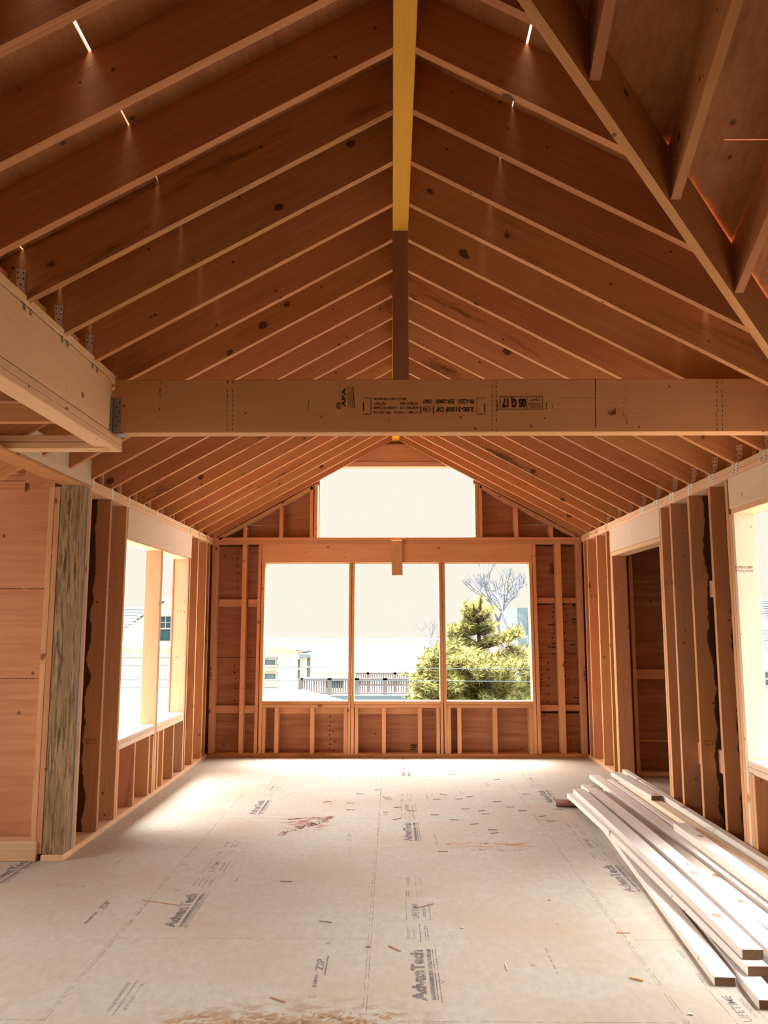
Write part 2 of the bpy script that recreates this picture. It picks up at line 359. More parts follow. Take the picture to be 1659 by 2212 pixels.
for i, xj in enumerate((.285, .685, 1.09, 1.49, 1.89)):
    yj = xj+1.955-.03
    o = prism('jack_rafter', [(yj, ZR-MR*(yj-2.045)), (2.045, ZR), (2.045, ZR+DV), (yj, ZR-MR*(yj-2.045)+DV)], 'X', xj-.002, xj+.036, M['rafter'], (0, 1, -MR))
    tag(o, '%s jack rafter meeting the diagonal valley rafter, counted down from the ridge' % nth(i), 'rafter', 'jack rafters on the valley rafter')

# ------------------------------------------------------------------ cross beam with stamps
YB = 4.3
bm = bmesh.new(); ox, oz = .4, 2.653; bw, bh = 3.79, .294
vs = addbox(bm, (-1.895, 0, -bh/2), (1.895, .089, bh/2))
bmesh.ops.bevel(bm, geom=list(bm.edges), offset=.004, segments=1, affect='EDGES')
def bpt(x, y):
    p = PY(x, y, YB); return p.x-ox, p.z-oz
def btext(s, x0, x1, y0, y1, bold=.0, rot=180, mi=1):
    (xa, za), (xb, zb) = bpt(x0, y1), bpt(x1, y0); W, Hh = abs(xb-xa), abs(zb-za)
    mm = Matrix.Translation(((xa+xb)/2, -.0012, (za+zb)/2)) @ Matrix.Rotation(math.pi/2, 4, 'X') @ Matrix.Rotation(math.radians(rot), 4, 'Z')
    if rot in (90, 270): W, Hh = Hh, W
    addtext(bm, s, .03, mm, mi, bold, W, Hh)
def bline(x0, y0, x1, y1, w=.0016, mi=1):
    (xa, za), (xb, zb) = bpt(x0, y0), bpt(x1, y1); dd = Vector((xb-xa, 0, zb-za)); nn = Vector((-dd.z, 0, dd.x)).normalized()*w
    a_, b__ = Vector((xa, -.0012, za)), Vector((xb, -.0012, zb)); quad(bm, [a_-nn, b__-nn, b__+nn, a_+nn], mi)
btext('2.0E-3100F DF', 942, 1024, 879, 890, .0012)
btext('PR-L233   ESR-2909   1047', 913, 1024, 862, 872, .0010)
btext('ASTM D 5456', 864, 903, 869, 875, .0008); btext('FL7427', 808, 833, 869, 875, .0008)
btext('MFA 213-067-F INTERIOR', 808, 877, 859, 865, .0008)
btext('HUD MR 1310', 864, 903, 878, 884, .0008); btext('LADBS RR 25448', 808, 857, 878, 884, .0008)
btext('CCMC 13006-R', 850, 903, 888, 894, .0004); btext('PR-S9100', 806, 844, 888, 894, .0004)
# round mark
(cx_, cz_) = bpt(922, 884); 
for k in range(20):
    a0, a1_ = 2*math.pi*k/20, 2*math.pi*(k+1)/20; r0, r1 = .014, .017
    quad(bm, [(cx_+r*math.cos(t)*1.25, -.0012, cz_+r*math.sin(t)) for r, t in ((r0, a0), (r1, a0), (r1, a1_), (r0, a1_))], 1)
btext('TM', 917, 927, 881, 887, .0004); 
for xx in (909, 936): bline(xx, 878, xx, 894, .003)
for (xs, xo) in ((801, 784), (1030, 1049)):
    bline(xs, 859, xs, 895); bline(xs, 860, xo, 860); bline(xs, 895, xo, 895)
bline(785, 868, 785, 888, .003); bline(1047, 872, 1047, 890, .003)
btext('05 G 17', 1084, 1136, 860, 881, .0020)
btext('PACIFIC', 1144, 1168, 876, 881, .0004); btext('WOODTECH', 1141, 1170, 870, 875, .0004); btext('1047', 1146, 1166, 860, 867, .0004)
for e in ((1080, 857, 1172, 857), (1080, 884, 1172, 884), (1080, 857, 1080, 884), (1138, 857, 1138, 884), (1172, 857, 1172, 884)): bline(*e)
bline(1180, 868, 1180, 884, .0022); bline(1193, 872, 1193, 882, .0015); bline(1075, 868, 1075, 888, .0025)
btext('APA', 738, 747, 838, 880, .0012, 90)
for k, xx in enumerate((752, 756, 760, 764)): bline(xx-2, 835, xx+2, 882, .0012 if k < 3 else .0028)
bline(733, 836, 736, 884, .001); btext('APA', 726, 735, 868, 884, .0008, 90)
for xx in (1063, 1072, 491, 503, 1549, 1560):
    for k in range(11):
        if R.random() < .85: bline(xx+R.uniform(-.7, .7), 822+k*10.2, xx+R.uniform(-.7, .7), 829+k*10.2, .0018, 2)
bline(1286, 817, 1287, 926, .0022, 2); bline(1202, 860, 1284, 860, .0009, 2)
bline(667, 862, 665, 888, .0015, 2); bline(690, 895, 697, 905, .002, 2)
for xx in (345, 1349):
    (xa, za), (xb, zb) = bpt(xx-4, 920), bpt(xx+4, 825); quad(bm, [(xa, -.0009, za), (xb, -.0009, za), (xb, -.0009, zb), (xa, -.0009, zb)], 3)
for (x0, y0, x1, y1) in ((612, 894, 646, 916), (1298, 915, 1340, 924), (1312, 880, 1330, 912), (806, 905, 842, 928), (780, 918, 830, 926)):
    (xa, za), (xb, zb) = bpt(x0, y1), bpt(x1, y0); quad(bm, [(xa, -.0008, za), (xb, -.0008, za), (xb, -.0008, zb), (xa, -.0008, zb)], 4)
o = link('cross_beam', mesh(bm, 'cross_beam'), [M['lvl'], M['inkblack'], M['inkline'], M['inkred'], M['smudge']], Matrix.Translation((ox, YB, oz)))
tag(o, 'deep laminated cross beam with upside-down black stamps spanning the room', 'beam')

# hanger bracket at its left end
bm = bmesh.new()
addbox(bm, (-1.497, YB-.004, 2.515), (-1.455, YB-.001, 2.70)); addbox(bm, (-1.504, YB-.03, 2.515), (-1.499, YB+.09, 2.70)); addbox(bm, (-1.50, YB-.003, 2.502), (-1.44, YB+.09, 2.506))
for k in range(6): addbox(bm, (-1.482+(k % 2)*.014, YB-.006, 2.54+k*.026), (-1.475+(k % 2)*.014, YB-.003, 2.547+k*.026), 1)
o = link('beam_hanger', mesh(bm, 'beam_hanger'), [M['dullsteel'], M['nailhead']]); tag(o, 'dull grey steel hanger holding the left end of the cross beam', 'bracket')

# ------------------------------------------------------------------ left side beam with its strips
root = empty('side_beam', (-1.557, 4.3, 2.44)); tag(root, 'pale deep side beam running towards the camera at upper left', 'beam')
def child(o, p): 
    o.parent = p; o.matrix_parent_inverse = p.matrix_basis.inverted() if False else Matrix.Translation(-p.location); return o
child(lumber('beam_core', (-1.557, -2.6, 2.655), (-1.557, 4.284, 2.655), (1, 0, 0), .102, .272, M['sidebeam'], bev=.004), root)
child(lumber('nailing_strip', (-1.557, -2.6, 2.4965), (-1.557, 4.486, 2.4965), (0, 0, 1), .0355, .104, M['sidebeam'], bev=.004), root)
child(lumber('nailing_strip', (-1.559, -2.6, 2.459), (-1.559, 4.490, 2.459), (0, 0, 1), .0355, .108, M['sidebeam'], bev=.004), root)
child(lumber('beam_plate', (-1.562, -2.6, 2.812), (-1.562, 4.36, 2.812), (0, 0, 1), .036, .125, M['sidebeam']), root)

# hurricane ties -----------------------------------------------------
def tie_mesh(s):
    # origin at plate face / plate top, at the rafter's face; s=+1 right wall, -1 left
    bm = bmesh.new()
    addbox(bm, (-s*.0015 if s > 0 else 0, -.016, -.062), (0 if s > 0 else .0015, .006, .004))     # leg on the plate face
    pts = [(0, 0), (.006*s, .05), (.002*s, .115), (.046*s, .12), (.040*s, .05), (.018*s, 0)]
    v0 = [bm.verts.new((x, -.004, z)) for x, z in pts]; v1 = [bm.verts.new((x, -.0025, z)) for x, z in pts]
    bm.faces.new(v0); bm.faces.new(v1[::-1])
    for i in range(6): bm.faces.new((v0[i], v1[i], v1[(i+1) % 6], v0[(i+1) % 6]))
    for x, z in ((.012, .075), (.034, .078), (.012, .10), (.036, .104), (.022, .05)): addbox(bm, (s*x-.003, -.0055, z-.003), (s*x+.003, -.004, z+.003), 1)
    for z in (-.018, -.036, -.052): addbox(bm, ((-.003 if s > 0 else .0015), -.009, z-.003), ((-.0015 if s > 0 else .003), -.003, z+.003), 1)
    me = mesh(bm, 'hurricane_tie'); me.materials.append(M['steel']); me.materials.append(M['nailhead']); return me
TM = {1: tie_mesh(1), -1: tie_mesh(-1)}
def tie(x, y, z, s, label, group):
    o = bpy.data.objects.new('hurricane_tie', TM[s]); C.objects.link(o); o.location = (x, y, z); tag(o, label, 'metal bracket', group)
far = [k for k in ks if k > 4.3]
for i, y in enumerate(far):
    if y > 5.3: tie(XL+.001, y+.045, PLZ_L, -1, 'small steel tie on the left wall plate under the %s rafter behind the cross beam' % nth(i), 'rafter ties on the left wall')
    if y > 4.7:
        tie(XR-.001, y-.014, PLZ_R, 1, 'nearer steel tie at the right wall end of the %s rafter behind the cross beam' % nth(i), 'rafter ties on the right wall')
        tie(XR-.001, y+.046, PLZ_R, 1, 'farther steel tie at the right wall end of the %s rafter behind the cross beam' % nth(i), 'rafter ties on the right wall')
for i, y in enumerate((4.01, 3.62, 3.23, 2.85)):
    tie(-1.504, y-.014, 2.825, -1, 'nearer steel tie on the side beam at the %s rafter before the cross beam' % nth(i), 'rafter ties on the side beam')
    tie(-1.504, y+.046, 2.825, -1, 'farther steel tie on the side beam at the %s rafter before the cross beam' % nth(i), 'rafter ties on the side beam')
# blocking between rafters on the side beam and on both walls
for i in range(len(ks)-1):
    y0, y1 = ks[i]+.027, ks[i+1]-.013; ym = (y0+y1)/2
    if 1.6 < ks[i] < 4.3 and ks[i+1] < 4.3:
        j = len([k for k in ks if ks[i] < k < 4.3])-1
        tag(lumber('blocking', (-1.60, y0, 2.88), (-1.60, y1, 2.88), (1, 0, 0), T, .09, M['rafter']), 'short block between rafters on the side beam, %s bay before the cross beam' % nth(j), 'blocking', 'blocks between rafters on the side beam')
    if ks[i] > 4.3:
        j = len([k for k in ks if 4.3 < k <= ks[i]])-1
        tag(lumber('blocking', (XL-.13, y0, PLZ_L+.05), (XL-.13, y1, PLZ_L+.05), (1, 0, 0), T, .11, M['rafter']), 'dark block between rafters on the left wall in the %s bay behind the cross beam' % nth(j), 'blocking', 'blocks between rafters on the left wall')
        tag(lumber('blocking', (XR+.12, y0, PLZ_R+.05), (XR+.12, y1, PLZ_R+.05), (1, 0, 0), T, .11, M['rafter']), 'dark block between rafters on the right wall in the %s bay behind the cross beam' % nth(j), 'blocking', 'blocks between rafters on the right wall')
        # small upright cleats beside the rafters
        if ks[i] > 5.1:
            tag(lumber('cleat', (XL-.05, y1-.05, PLZ_L), (XL-.05, y1-.05, PLZ_L+.16), (0, 1, 0), .025, .03, M['plate']), 'thin upright cleat on the left wall plate in the %s bay behind the cross beam' % nth(j), 'cleat', 'cleats on the left wall plate')

# ------------------------------------------------------------------ side walls
def stud(x0, y, z0, z1, name, label, grp=None, mat='stud', w=SD, t=T, cat='stud'):
    s = 1 if x0 > 0 else -1; xc = x0+s*w/2
    o = lumber(name, (xc, y, z0), (xc, y, z1), (0, 1, 0), t, w, M[mat], bev=.002); return tag(o, label, cat, grp)
def alongY(name, x0, y0, y1, z0, z1, mat, label, cat, w=SD, grp=None):
    s = 1 if x0 > 0 else -1
    o = lumber(name, (x0+s*w/2, y0, (z0+z1)/2), (x0+s*w/2, y1, (z0+z1)/2), (0, 0, 1), z1-z0, w, M[mat]); return tag(o, label, cat, grp)
# left wall plates
alongY('top_plate', XL, 5.60, D, PLZ_L-.038, PLZ_L, 'plate', 'upper of the two top plates on the left wall', 'plate')
alongY('top_plate', XL, 5.60, D, PLZ_L-.077, PLZ_L-.039, 'plate', 'lower of the two top plates on the left wall', 'plate')
alongY('bottom_plate', XL, 5.60, D, .0, .038, 'plate', 'pale bottom plate along the foot of the left wall', 'plate')
ZS = .038; ZTL = PLZ_L-.077
GLs = 'studs of the left wall'
stud(XL, 5.625, ZS, ZTL, 'stud', 'thin pale-edged stud tight beside the strand post', GLs)
stud(XL, 6.04, ZS, ZTL, 'stud', 'full height stud second from the strand post in the left wall, black-edged', GLs, 'tarL')
stud(XL, 6.41, ZS, ZTL, 'king_stud', 'full height stud on the near side of the left window opening', GLs)
stud(XL, 6.452, ZS, .535, 'trimmer_stud', 'short trimmer below the near end of the left window sill', GLs)
stud(XL, 8.425, ZS, 2.15, 'trimmer_stud', 'trimmer stud on the far jamb of the left window opening', GLs, 'pink')
stud(XL, 8.50, ZS, ZTL, 'king_stud', 'full height stud just beyond the left window opening', GLs)
stud(XL, 8.84, ZS, ZTL, 'stud', 'full height left wall stud between window and corner', GLs)
stud(XL, 9.245, ZS, ZTL, 'stud', 'full height left wall stud nearest the gable corner', GLs)
stud(XL, 9.40, ZS, ZTL, 'corner_stud', 'left wall stud in the dark corner by the gable wall', GLs, 'studdark')
stud(XL, 7.445, ZS, 2.15, 'mullion_stud', 'broad stud dividing the left window opening, knotty jamb face', GLs, 'pink', t=.06)
zsL = .612
alongY('window_sill', XL, 6.435, 7.41, .575, zsL, 'header', 'upper sill board of the left window, near bay', 'sill')
alongY('window_sill', XL, 6.435, 7.41, .535, .573, 'header', 'lower sill board of the left window, near bay', 'sill')
alongY('window_sill', XL, 7.48, 8.40, .575, zsL, 'header', 'upper sill board of the left window, far bay', 'sill')
alongY('window_sill', XL, 7.48, 8.40, .535, .573, 'header', 'lower sill board of the left window, far bay', 'sill')
for y, l in ((6.86, 'near bay, first cripple'), (7.26, 'near bay, second cripple'), (7.385, 'near bay, against the dividing stud'), (7.53, 'far bay, against the dividing stud'), (7.70, 'far bay, first free one'), (8.06, 'far bay, second free one')):
    stud(XL, y, ZS, .535, 'cripple_stud', 'short cripple stud below the left window sill, ' + l, 'cripple studs under the left window')
alongY('window_header', XL+.004, 6.432, 8.52, 2.165, ZTL, 'header', 'pale broad header above the left window opening', 'header', w=.12)
alongY('header_plate', XL, 6.432, 8.44, 2.15, 2.165, 'plate', 'thin board under the left window header', 'plate')
# strand post and header over the side opening
root = empty('strand_post', (-2.157, 5.52, .04)); tag(root, 'weathered brown strand-textured square post at the left wall end', 'post')
child(lumber('post_core', (-2.157, 5.505, .04), (-2.157, 5.505, 2.42), (1, 0, 0), .136, .115, M['strand']), root)
child(lumber('post_facing', (-2.155, 5.583, .04), (-2.155, 5.583, 2.42), (0, 1, 0), .04, .14, M['grey']), root)['label'] = 'greyed board on the far side of the post'
alongY('post_plate', -2.086, 5.43, 5.60, 0.0, .038, 'plate', 'short pale plate under the strand post', 'plate', w=.14)
alongY('opening_header', -2.084, 4.445, 5.60, 2.44, 2.62, 'header', 'pale mottled header over the side opening beside the post', 'header', w=.15)
alongY('header_plate', -2.084, 4.20, 5.62, 2.42, 2.438, 'rafter', 'flat board under the mottled header over the side opening', 'plate', w=.15)
for i, z in enumerate((2.43, 2.4685)):
    tag(lumber('wall_plate', (-2.9, 4.39, z+.019), (-1.56, 4.39, z+.019), (0, 0, 1), .036, .095, M['sidebeam']), ('lower' if i == 0 else 'upper') + ' of the doubled plates bridging from side beam to header', 'plate')
for i, y in enumerate((2.85, 3.25, 3.66, 4.05)):
    tag(lumber('ceiling_joist', (-4.4, y, 2.59), (-1.62, y, 2.59), (0, 1, 0), T, .18, M['rafter']), 'alcove ceiling joist ending at the side beam, %s before the doubled plates' % nth(3-i), 'joist', 'alcove ceiling joists')
for i, y in enumerate((4.82, 5.20)):
    tag(lumber('ceiling_joist', (-4.4, y, 2.58), (-2.245, y, 2.58), (0, 1, 0), T, .16, M['rafter']), 'alcove ceiling joist left of the mottled header, %s behind the doubled plates' % nth(i), 'joist', 'alcove ceiling joists')
slab('ceiling', [(-4.4, -3), (-1.66, -3), (-1.66, 4.34), (-2.24, 4.34), (-2.24, 5.62), (-4.4, 5.62)], lambda x, y: 2.69, M['ply'])
# alcove wall facing the camera
boxes('wall_alcove', [((-4.4, 5.592, .0), (-2.10, 5.605, 2.69))], M['plyalcove'], kind='structure')
for i in range(3):
    tag(lumber('top_plate', (-4.4, 5.52, 2.43+i*.039), (-2.27, 5.52, 2.43+i*.039), (0, 0, 1), .037, .14, M['rafter']), '%s of three stacked plates atop the alcove plywood wall' % ['lowest', 'middle', 'highest'][i], 'plate')
tag(lumber('bottom_plate', (-4.4, 5.50, .060), (-2.262, 5.50, .060), (0, 0, 1), .118, .14, M['plate']), 'bottom plate at the foot of the alcove plywood wall', 'plate')
for i, x in enumerate((-2.248, -2.287)):
    tag(lumber('stud', (x, 5.515, .04), (x, 5.515, 2.41), (1, 0, 0), .037, .13, M['stud']), ('pale knotty stud against the strand post' if i == 0 else 'pale knotty stud at the edge of the alcove plywood'), 'stud')
# left wall sheathing, alcove outer wall with unseen opening added for side light
XS = XL-SD
boxes('wall_left', [((XS-.013, 5.60, 0), (XS, 6.47, 2.5)), ((XS-.013, 6.47, 0), (XS, 8.40, .60)), ((XS-.013, 6.47, 2.16), (XS, 8.40, 2.5)), ((XS-.013, 8.40, 0), (XS, D+.15, 2.5))], M['ply'], kind='structure')
boxes('wall_left', [((-4.42, -3, 0), (-4.4, 2, 2.7)), ((-4.42, 2, 0), (-4.4, 4.8, .6)), ((-4.42, 2, 2.3), (-4.4, 4.8, 2.7)), ((-4.42, 4.8, 0), (-4.4, 5.62, 2.7))], M['plyalcove'], kind='structure')

# right wall
GRs = 'studs of the right wall'; ZTR = PLZ_R-.077
alongY('top_plate', XR, .2, D, PLZ_R-.038, PLZ_R, 'plate', 'upper of the two top plates on the right wall', 'plate')
alongY('top_plate', XR, .2, D, PLZ_R-.077, PLZ_R-.039, 'plate', 'lower of the two top plates on the right wall', 'plate')
alongY('bottom_plate', XR, 8.26, D, 0, .038, 'plate', 'bottom plate of the right wall beyond the closet opening', 'plate')
alongY('bottom_plate', XR, .2, 6.76, 0, .038, 'plate', 'bottom plate of the right wall behind the lumber pile', 'plate')
stud(XR, 9.45, ZS, ZTR, 'corner_stud', 'right wall stud in the corner by the gable wall', GRs)
stud(XR, 9.28, ZS, ZTR, 'stud', 'first free stud of the right wall from the gable corner', GRs)
stud(XR, 8.85, ZS, ZTR, 'stud', 'second free stud of the right wall from the gable corner', GRs)
stud(XR, 8.45, ZS, ZTR, 'stud', 'dark-edged stud just beyond the closet opening', GRs, 'tarR')
stud(XR, 8.30, ZS, ZTR, 'king_stud', 'king stud on the far side of the closet opening', GRs)
stud(XR, 8.258, ZS, 2.165, 'trimmer_stud', 'trimmer stud forming the far jamb of the closet opening', GRs)
stud(XR, 6.765, ZS, 2.165, 'trimmer_stud', 'trimmer stud forming the near jamb of the closet opening', GRs)
stud(XR, 6.722, ZS, ZTR, 'king_stud', 'king stud on the near side of the closet opening', GRs)
stud(XR, 6.48, ZS, ZTR, 'stud', 'first weathered stud in front of the closet opening', GRs, 'stud')
stud(XR, 6.08, ZS, ZTR, 'stud', 'second weathered stud in front of the closet opening, black-stained edge', GRs, 'tarR')
stud(XR, 5.675, ZS, ZTR, 'stud', 'third weathered stud in front of the closet opening, stamped face', GRs, 'tarR')
stud(XR, 5.385, ZS, ZTR, 'king_stud', 'king stud beyond the right window opening', GRs, 'stud')
stud(XR, 5.342, ZS, 2.20, 'trimmer_stud', 'outer trimmer at the far jamb of the right window', GRs)
stud(XR, 5.303, ZS, 2.20, 'trimmer_stud', 'inner trimmer with bright knotty face at the right window jamb', GRs, 'jamb')
for i, y in enumerate((5.262, 5.222)): stud(XR, y, ZS, .585, 'cripple_stud', ('farther' if i == 0 else 'nearer') + ' of the doubled cripples below the right window sill', 'cripple studs under the right window')
stud(XR, 4.93, ZS, .585, 'cripple_stud', 'free cripple stud below the right window sill', 'cripple studs under the right window', 'studdark')
alongY('window_sill', XR, 3.3, 5.28, .615, .652, 'header', 'upper sill board of the right window', 'sill')
alongY('window_sill', XR, 3.3, 5.28, .576, .613, 'header', 'lower sill board of the right window', 'sill')
alongY('window_header', XR-.006, 3.3, 5.33, 2.235, ZTR, 'header', 'pale mottled header above the right window', 'header', w=.12)
alongY('header_plate', XR, 3.3, 5.32, 2.197, 2.235, 'plate', 'flat board under the right window header', 'plate')
alongY('closet_header', XR-.003, 6.745, 8.278, 2.205, ZTR, 'header', 'pale header above the closet opening in the right wall', 'header', w=.12)
alongY('header_plate', XR, 6.745, 8.278, 2.165, 2.203, 'plate', 'flat board under the closet header', 'plate')
XS = XR+SD
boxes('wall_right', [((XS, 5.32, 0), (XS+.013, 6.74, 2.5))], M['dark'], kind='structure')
boxes('wall_right', [((XS, 8.27, 0), (XS+.013, D+.15, 2.5)), ((XS, 3.2, 0), (XS+.013, 5.32, .6)), ((XS, 3.2, 2.2), (XS+.013, 5.32, 2.5)), ((XS, 6.74, 2.2), (XS+.013, 8.27, 2.5)),
     ((XS, -3, 0), (XS+.013, 3.2, 2.5))], M['ply'], kind='structure')
stud(XR, 3.28, ZS, ZTR, 'king_stud', 'king stud on the near side of the right window', GRs)
# lath blocks glimpsed between studs
for (x, y, h) in ((1533, 1272, .12), (1476, 1272, .12), (1555, 1646, .16), (1508, 1628, .16)):
    p = PX(x, y, XS-.03)
    tag(lumber('lath_block', (XS-.010, p.y-.06, p.z), (XS-.010, p.y+.06, p.z), (1, 0, 0), .02, h, M['plate']), 'pale lath block at ' + {1533: 'eye height next to the stamped stud', 1476: 'eye height next to the first weathered stud', 1555: 'knee height next to the stamped stud', 1508: 'knee height next to the black-stained stud'}[x], 'block')
# closet behind the opening
boxes('wall_closet', [((XR+.145, 8.54, 0), (2.86, 8.553, 2.5)), ((2.86, 6.6, 0), (2.873, 8.55, 2.5)), ((XS+.014, 6.6, 0), (2.86, 6.613, 2.5))], M['ply'], kind='structure')
slab('ceiling', [(XS, 6.6), (2.87, 6.6), (2.87, 8.55), (XS, 8.55)], lambda x, y: 2.5, M['ply'])
tag(lumber('stud', (XR+.21, 8.41, .038), (XR+.21, 8.41, 2.45), (1, 0, 0), T, .13, M['stud']), 'stud inside the closet beside its opening', 'stud')
p = PY(1410, 1456, 8.53); tag(lumber('blocking', (2.45, 8.50, p.z), (2.85, 8.50, p.z), (0, 0, 1), .10, T, M['stud']), 'flat blocking board across the closet back wall', 'blocking')
p = PY(1410, 1600, 8.53); tag(lumber('ledger_strip', (2.45, 8.53, p.z), (2.85, 8.53, p.z), (0, 0, 1), .02, .02, M['stud']), 'thin strip low on the closet back wall', 'strip')
tag(lumber('bottom_plate', (2.36, 8.47, .02), (2.85, 8.47, .02), (0, 0, 1), T, .1, M['plate']), 'bottom plate of the closet back wall', 'plate')

def mark(o, lines, size, loc, normal='-Y', mi=None, ink_='inkline', rot=0):
    # printed text lines on an object's face; loc = world centre
    me = o.data; bm = bmesh.new(); bm.from_mesh(me); me.materials.append(M[ink_]); mi = len(me.materials)-1
    base = Matrix.Translation(loc) @ Matrix.Rotation(math.pi/2, 4, 'X') @ Matrix.Rotation(rot, 4, 'Z')
    mw = Matrix.Translation(o.location) @ o.rotation_euler.to_matrix().to_4x4()
    for i, (t, w_, h_) in enumerate(lines):
        addtext(bm, t, size, mw.inverted() @ base @ Matrix.Translation((0, -i*h_*1.5, 0)), mi, .0006, w_, h_)
    bm.to_mesh(me); bm.free()
allst = {o['label']: o for o in bpy.data.objects if 'label' in o}
def mk(lbl, px, py, y, lines, **k):
    p = PY(px, py, y); mark(allst[lbl], lines, .03, (p.x, y-.0206, p.z), **k)
G2 = [('S-P-F  S-P-F', .085, .014), ('2 KD   2 KD', .080, .014)]
mk('full height stud second from the strand post in the left wall, black-edged', 197, 1597, 6.04, G2)
mk('third weathered stud in front of the closet opening, stamped face', 1533, 1600, 5.675, G2)
mk('first weathered stud in front of the closet opening', 1444, 1255, 6.48, G2)
mk('second free stud of the right wall from the gable corner', 1281, 1285, 8.85, G2)
mk('inner trimmer with bright knotty face at the right window jamb', 1604, 1226, 5.303, [('S-GRN S-GRN', .115, .016), ('[STUD] [STUD]', .115, .016)])
mk('trimmer stud forming the far jamb of the closet opening', 1345, 1320, 8.258, [('STUD', .05, .010)])
mk('full height stud just beyond the left window opening', 419, 1523, 8.50, [('2 KD', .04, .014), ('SPF', .04, .014)])
mk('trimmer stud on the far jamb of the left window opening', 389, 1320, 8.425, [('L  L', .05, .02)])

# ------------------------------------------------------------------ gable wall framing
def gx(x, y=1400): return PY(x, y, D).x
def gz(y): return PY(850, y, D).z
def gv(name, xt0, xt1, yt, xb0, xb1, yb, label, cat='stud', grp=None, mat='stud', z0=None, z1=None, dy=0, w=SD):
    a = (PY(xt0, yt, D).x+PY(xt1, yt, D).x)/2; b_ = (PY(xb0, yb, D).x+PY(xb1, yb, D).x)/2; t = PY(xt1, yt, D).x-PY(xt0, yt, D).x
    za = z1 if z1 is not None else gz(yt); zb = z0 if z0 is not None else gz(yb)
    o = lumber(name, (b_, D+w/2+dy, zb), (a, D+w/2+dy, za), (1, 0, 0), max(t, .030), w, M[mat], bev=.002); return tag(o, label, cat, grp)
def gh(name, x0, x1, z0, z1, label, cat, mat='stud', dy=0, w=SD, yy=None, grp=None):
    o = lumber(name, (x0, D+w/2+dy, (z0+z1)/2), (x1, D+w/2+dy, (z0+z1)/2), (0, 0, 1), z1-z0, w, M[mat]); return tag(o, label, cat, grp)
GG = 'gable wall studs'
zTop, zP = 2.493, 2.416
gh('top_plate', XL, XR, 2.456, zTop, 'upper of the two plates across the gable wall below the peak window', 'plate')
gh('top_plate', XL, XR, zP, 2.4545, 'lower of the two plates across the gable wall above the triple window', 'plate')
gh('bottom_plate', XL, XR, .0, .045, 'bottom plate along the foot of the gable wall', 'plate', 'studdark')
ZB = .045
gv('corner_stud', 459, 470, 1180, 450, 459, 1620, 'stud in the left corner of the gable wall', grp=GG, z0=ZB, z1=zP)
gv('stud', 524, 533, 1200, 516, 523, 1600, 'lone stud between left corner and triple window', grp=GG, z0=ZB, z1=zP)
gv('king_stud', 558.5, 565.2, 1200, 549, 556, 1560, 'king stud left of the triple window', grp=GG, z0=ZB, z1=zP)
gv('trimmer_stud', 566, 573, 1217, 558, 565.5, 1560, 'trimmer stud on the left jamb of the triple window', grp=GG, z0=ZB, z1=gz(1216))
gv('trimmer_stud', 1142.5, 1149, 1217, 1153, 1160, 1560, 'trimmer stud on the right jamb of the triple window', grp=GG, z0=ZB, z1=gz(1216))
gv('king_stud', 1149.5, 1157, 1200, 1161.5, 1168.5, 1560, 'king stud right of the triple window', grp=GG, z0=ZB, z1=zP)
gv('stud', 1200, 1211, 1180, 1212, 1222, 1560, 'lone twisted stud between triple window and right corner', grp=GG, z0=ZB, z1=zP)
gv('corner_stud', 1245, 1256, 1190, 1258, 1268, 1560, 'stud in the right corner of the gable wall', grp=GG, z0=ZB, z1=zP)
gv('mullion_stud', 754.4, 760, 1217, 751, 757, 1480, 'left stud of the pair between first and second window bay', grp=GG, z0=ZB, z1=gz(1216))
gv('mullion_stud', 761, 766.3, 1217, 758.4, 764.4, 1480, 'right stud of the pair between first and second window bay', grp=GG, z0=ZB, z1=gz(1216))
gv('mullion_stud', 947.6, 953.5, 1217, 951, 957.5, 1480, 'left stud of the pair between second and third window bay', grp=GG, z0=ZB, z1=gz(1216))
gv('mullion_stud', 954.6, 960.5, 1217, 959, 966, 1480, 'right stud of the pair between second and third window bay', grp=GG, z0=ZB, z1=gz(1216))
gh('window_header', gx(566, 1195), gx(1149, 1195), gz(1215.5), zP, 'long header above the triple window', 'header', 'stud', w=.10)
zS1, zS0 = gz(1514.5), gz(1529)
for k, (a, b_) in enumerate(((565.5, 751), (764.5, 951), (966, 1153))):
    nm = ['left', 'middle', 'right'][k]
    gh('window_sill', gx(a, 1515), gx(b_, 1515), (zS0+zS1)/2+.001, zS1, 'upper sill board of the %s bay of the triple window' % nm, 'sill')
    gh('window_sill', gx(a, 1525), gx(b_, 1525), zS0, (zS0+zS1)/2-.001, 'lower sill board of the %s bay of the triple window' % nm, 'sill')
for (a, b_, l) in ((566, 572.5, 'left bay, against the trimmer'), (592.5, 601, 'left bay, beside the narrow slot'), (669.8, 678, 'left bay, free in the middle'), (742, 750, 'left bay, against the right pair'),
                   (766, 773.5, 'middle bay, against the left pair'), (825, 833.6, 'middle bay, left free one with a dark hole'), (903, 911.6, 'middle bay, right free one'), (943, 950.5, 'middle bay, against the right pair'),
                   (966.5, 974.5, 'right bay, against the left pair'), (988.6, 997, 'right bay, beside the narrow slot'), (1065.7, 1075, 'right bay, free in the middle'), (1144, 1153, 'right bay, against the trimmer')):
    gv('cripple_stud', a, b_, 1580, a, b_, 1580, 'cripple stud below the triple window sill, ' + l, grp='cripple studs under the triple window', z0=ZB, z1=zS0)
gv('trimmer_stud', 757.5, 764.5, 1580, 757.5, 764.5, 1580, 'short stud filling between mullion pair and middle bay cripples', z0=ZB, z1=zS0, dy=-.003)
def blk(x0, x1, y0, y1, label, dy=.09, w=.04):
    gh('blocking', gx(x0, y0), gx(x1, y0), gz(y1), gz(y0), label, 'blocking', dy=dy, w=w)
blk(470, 524, 1294, 1310, 'upper flat block between left corner stud and lone stud of the gable wall')
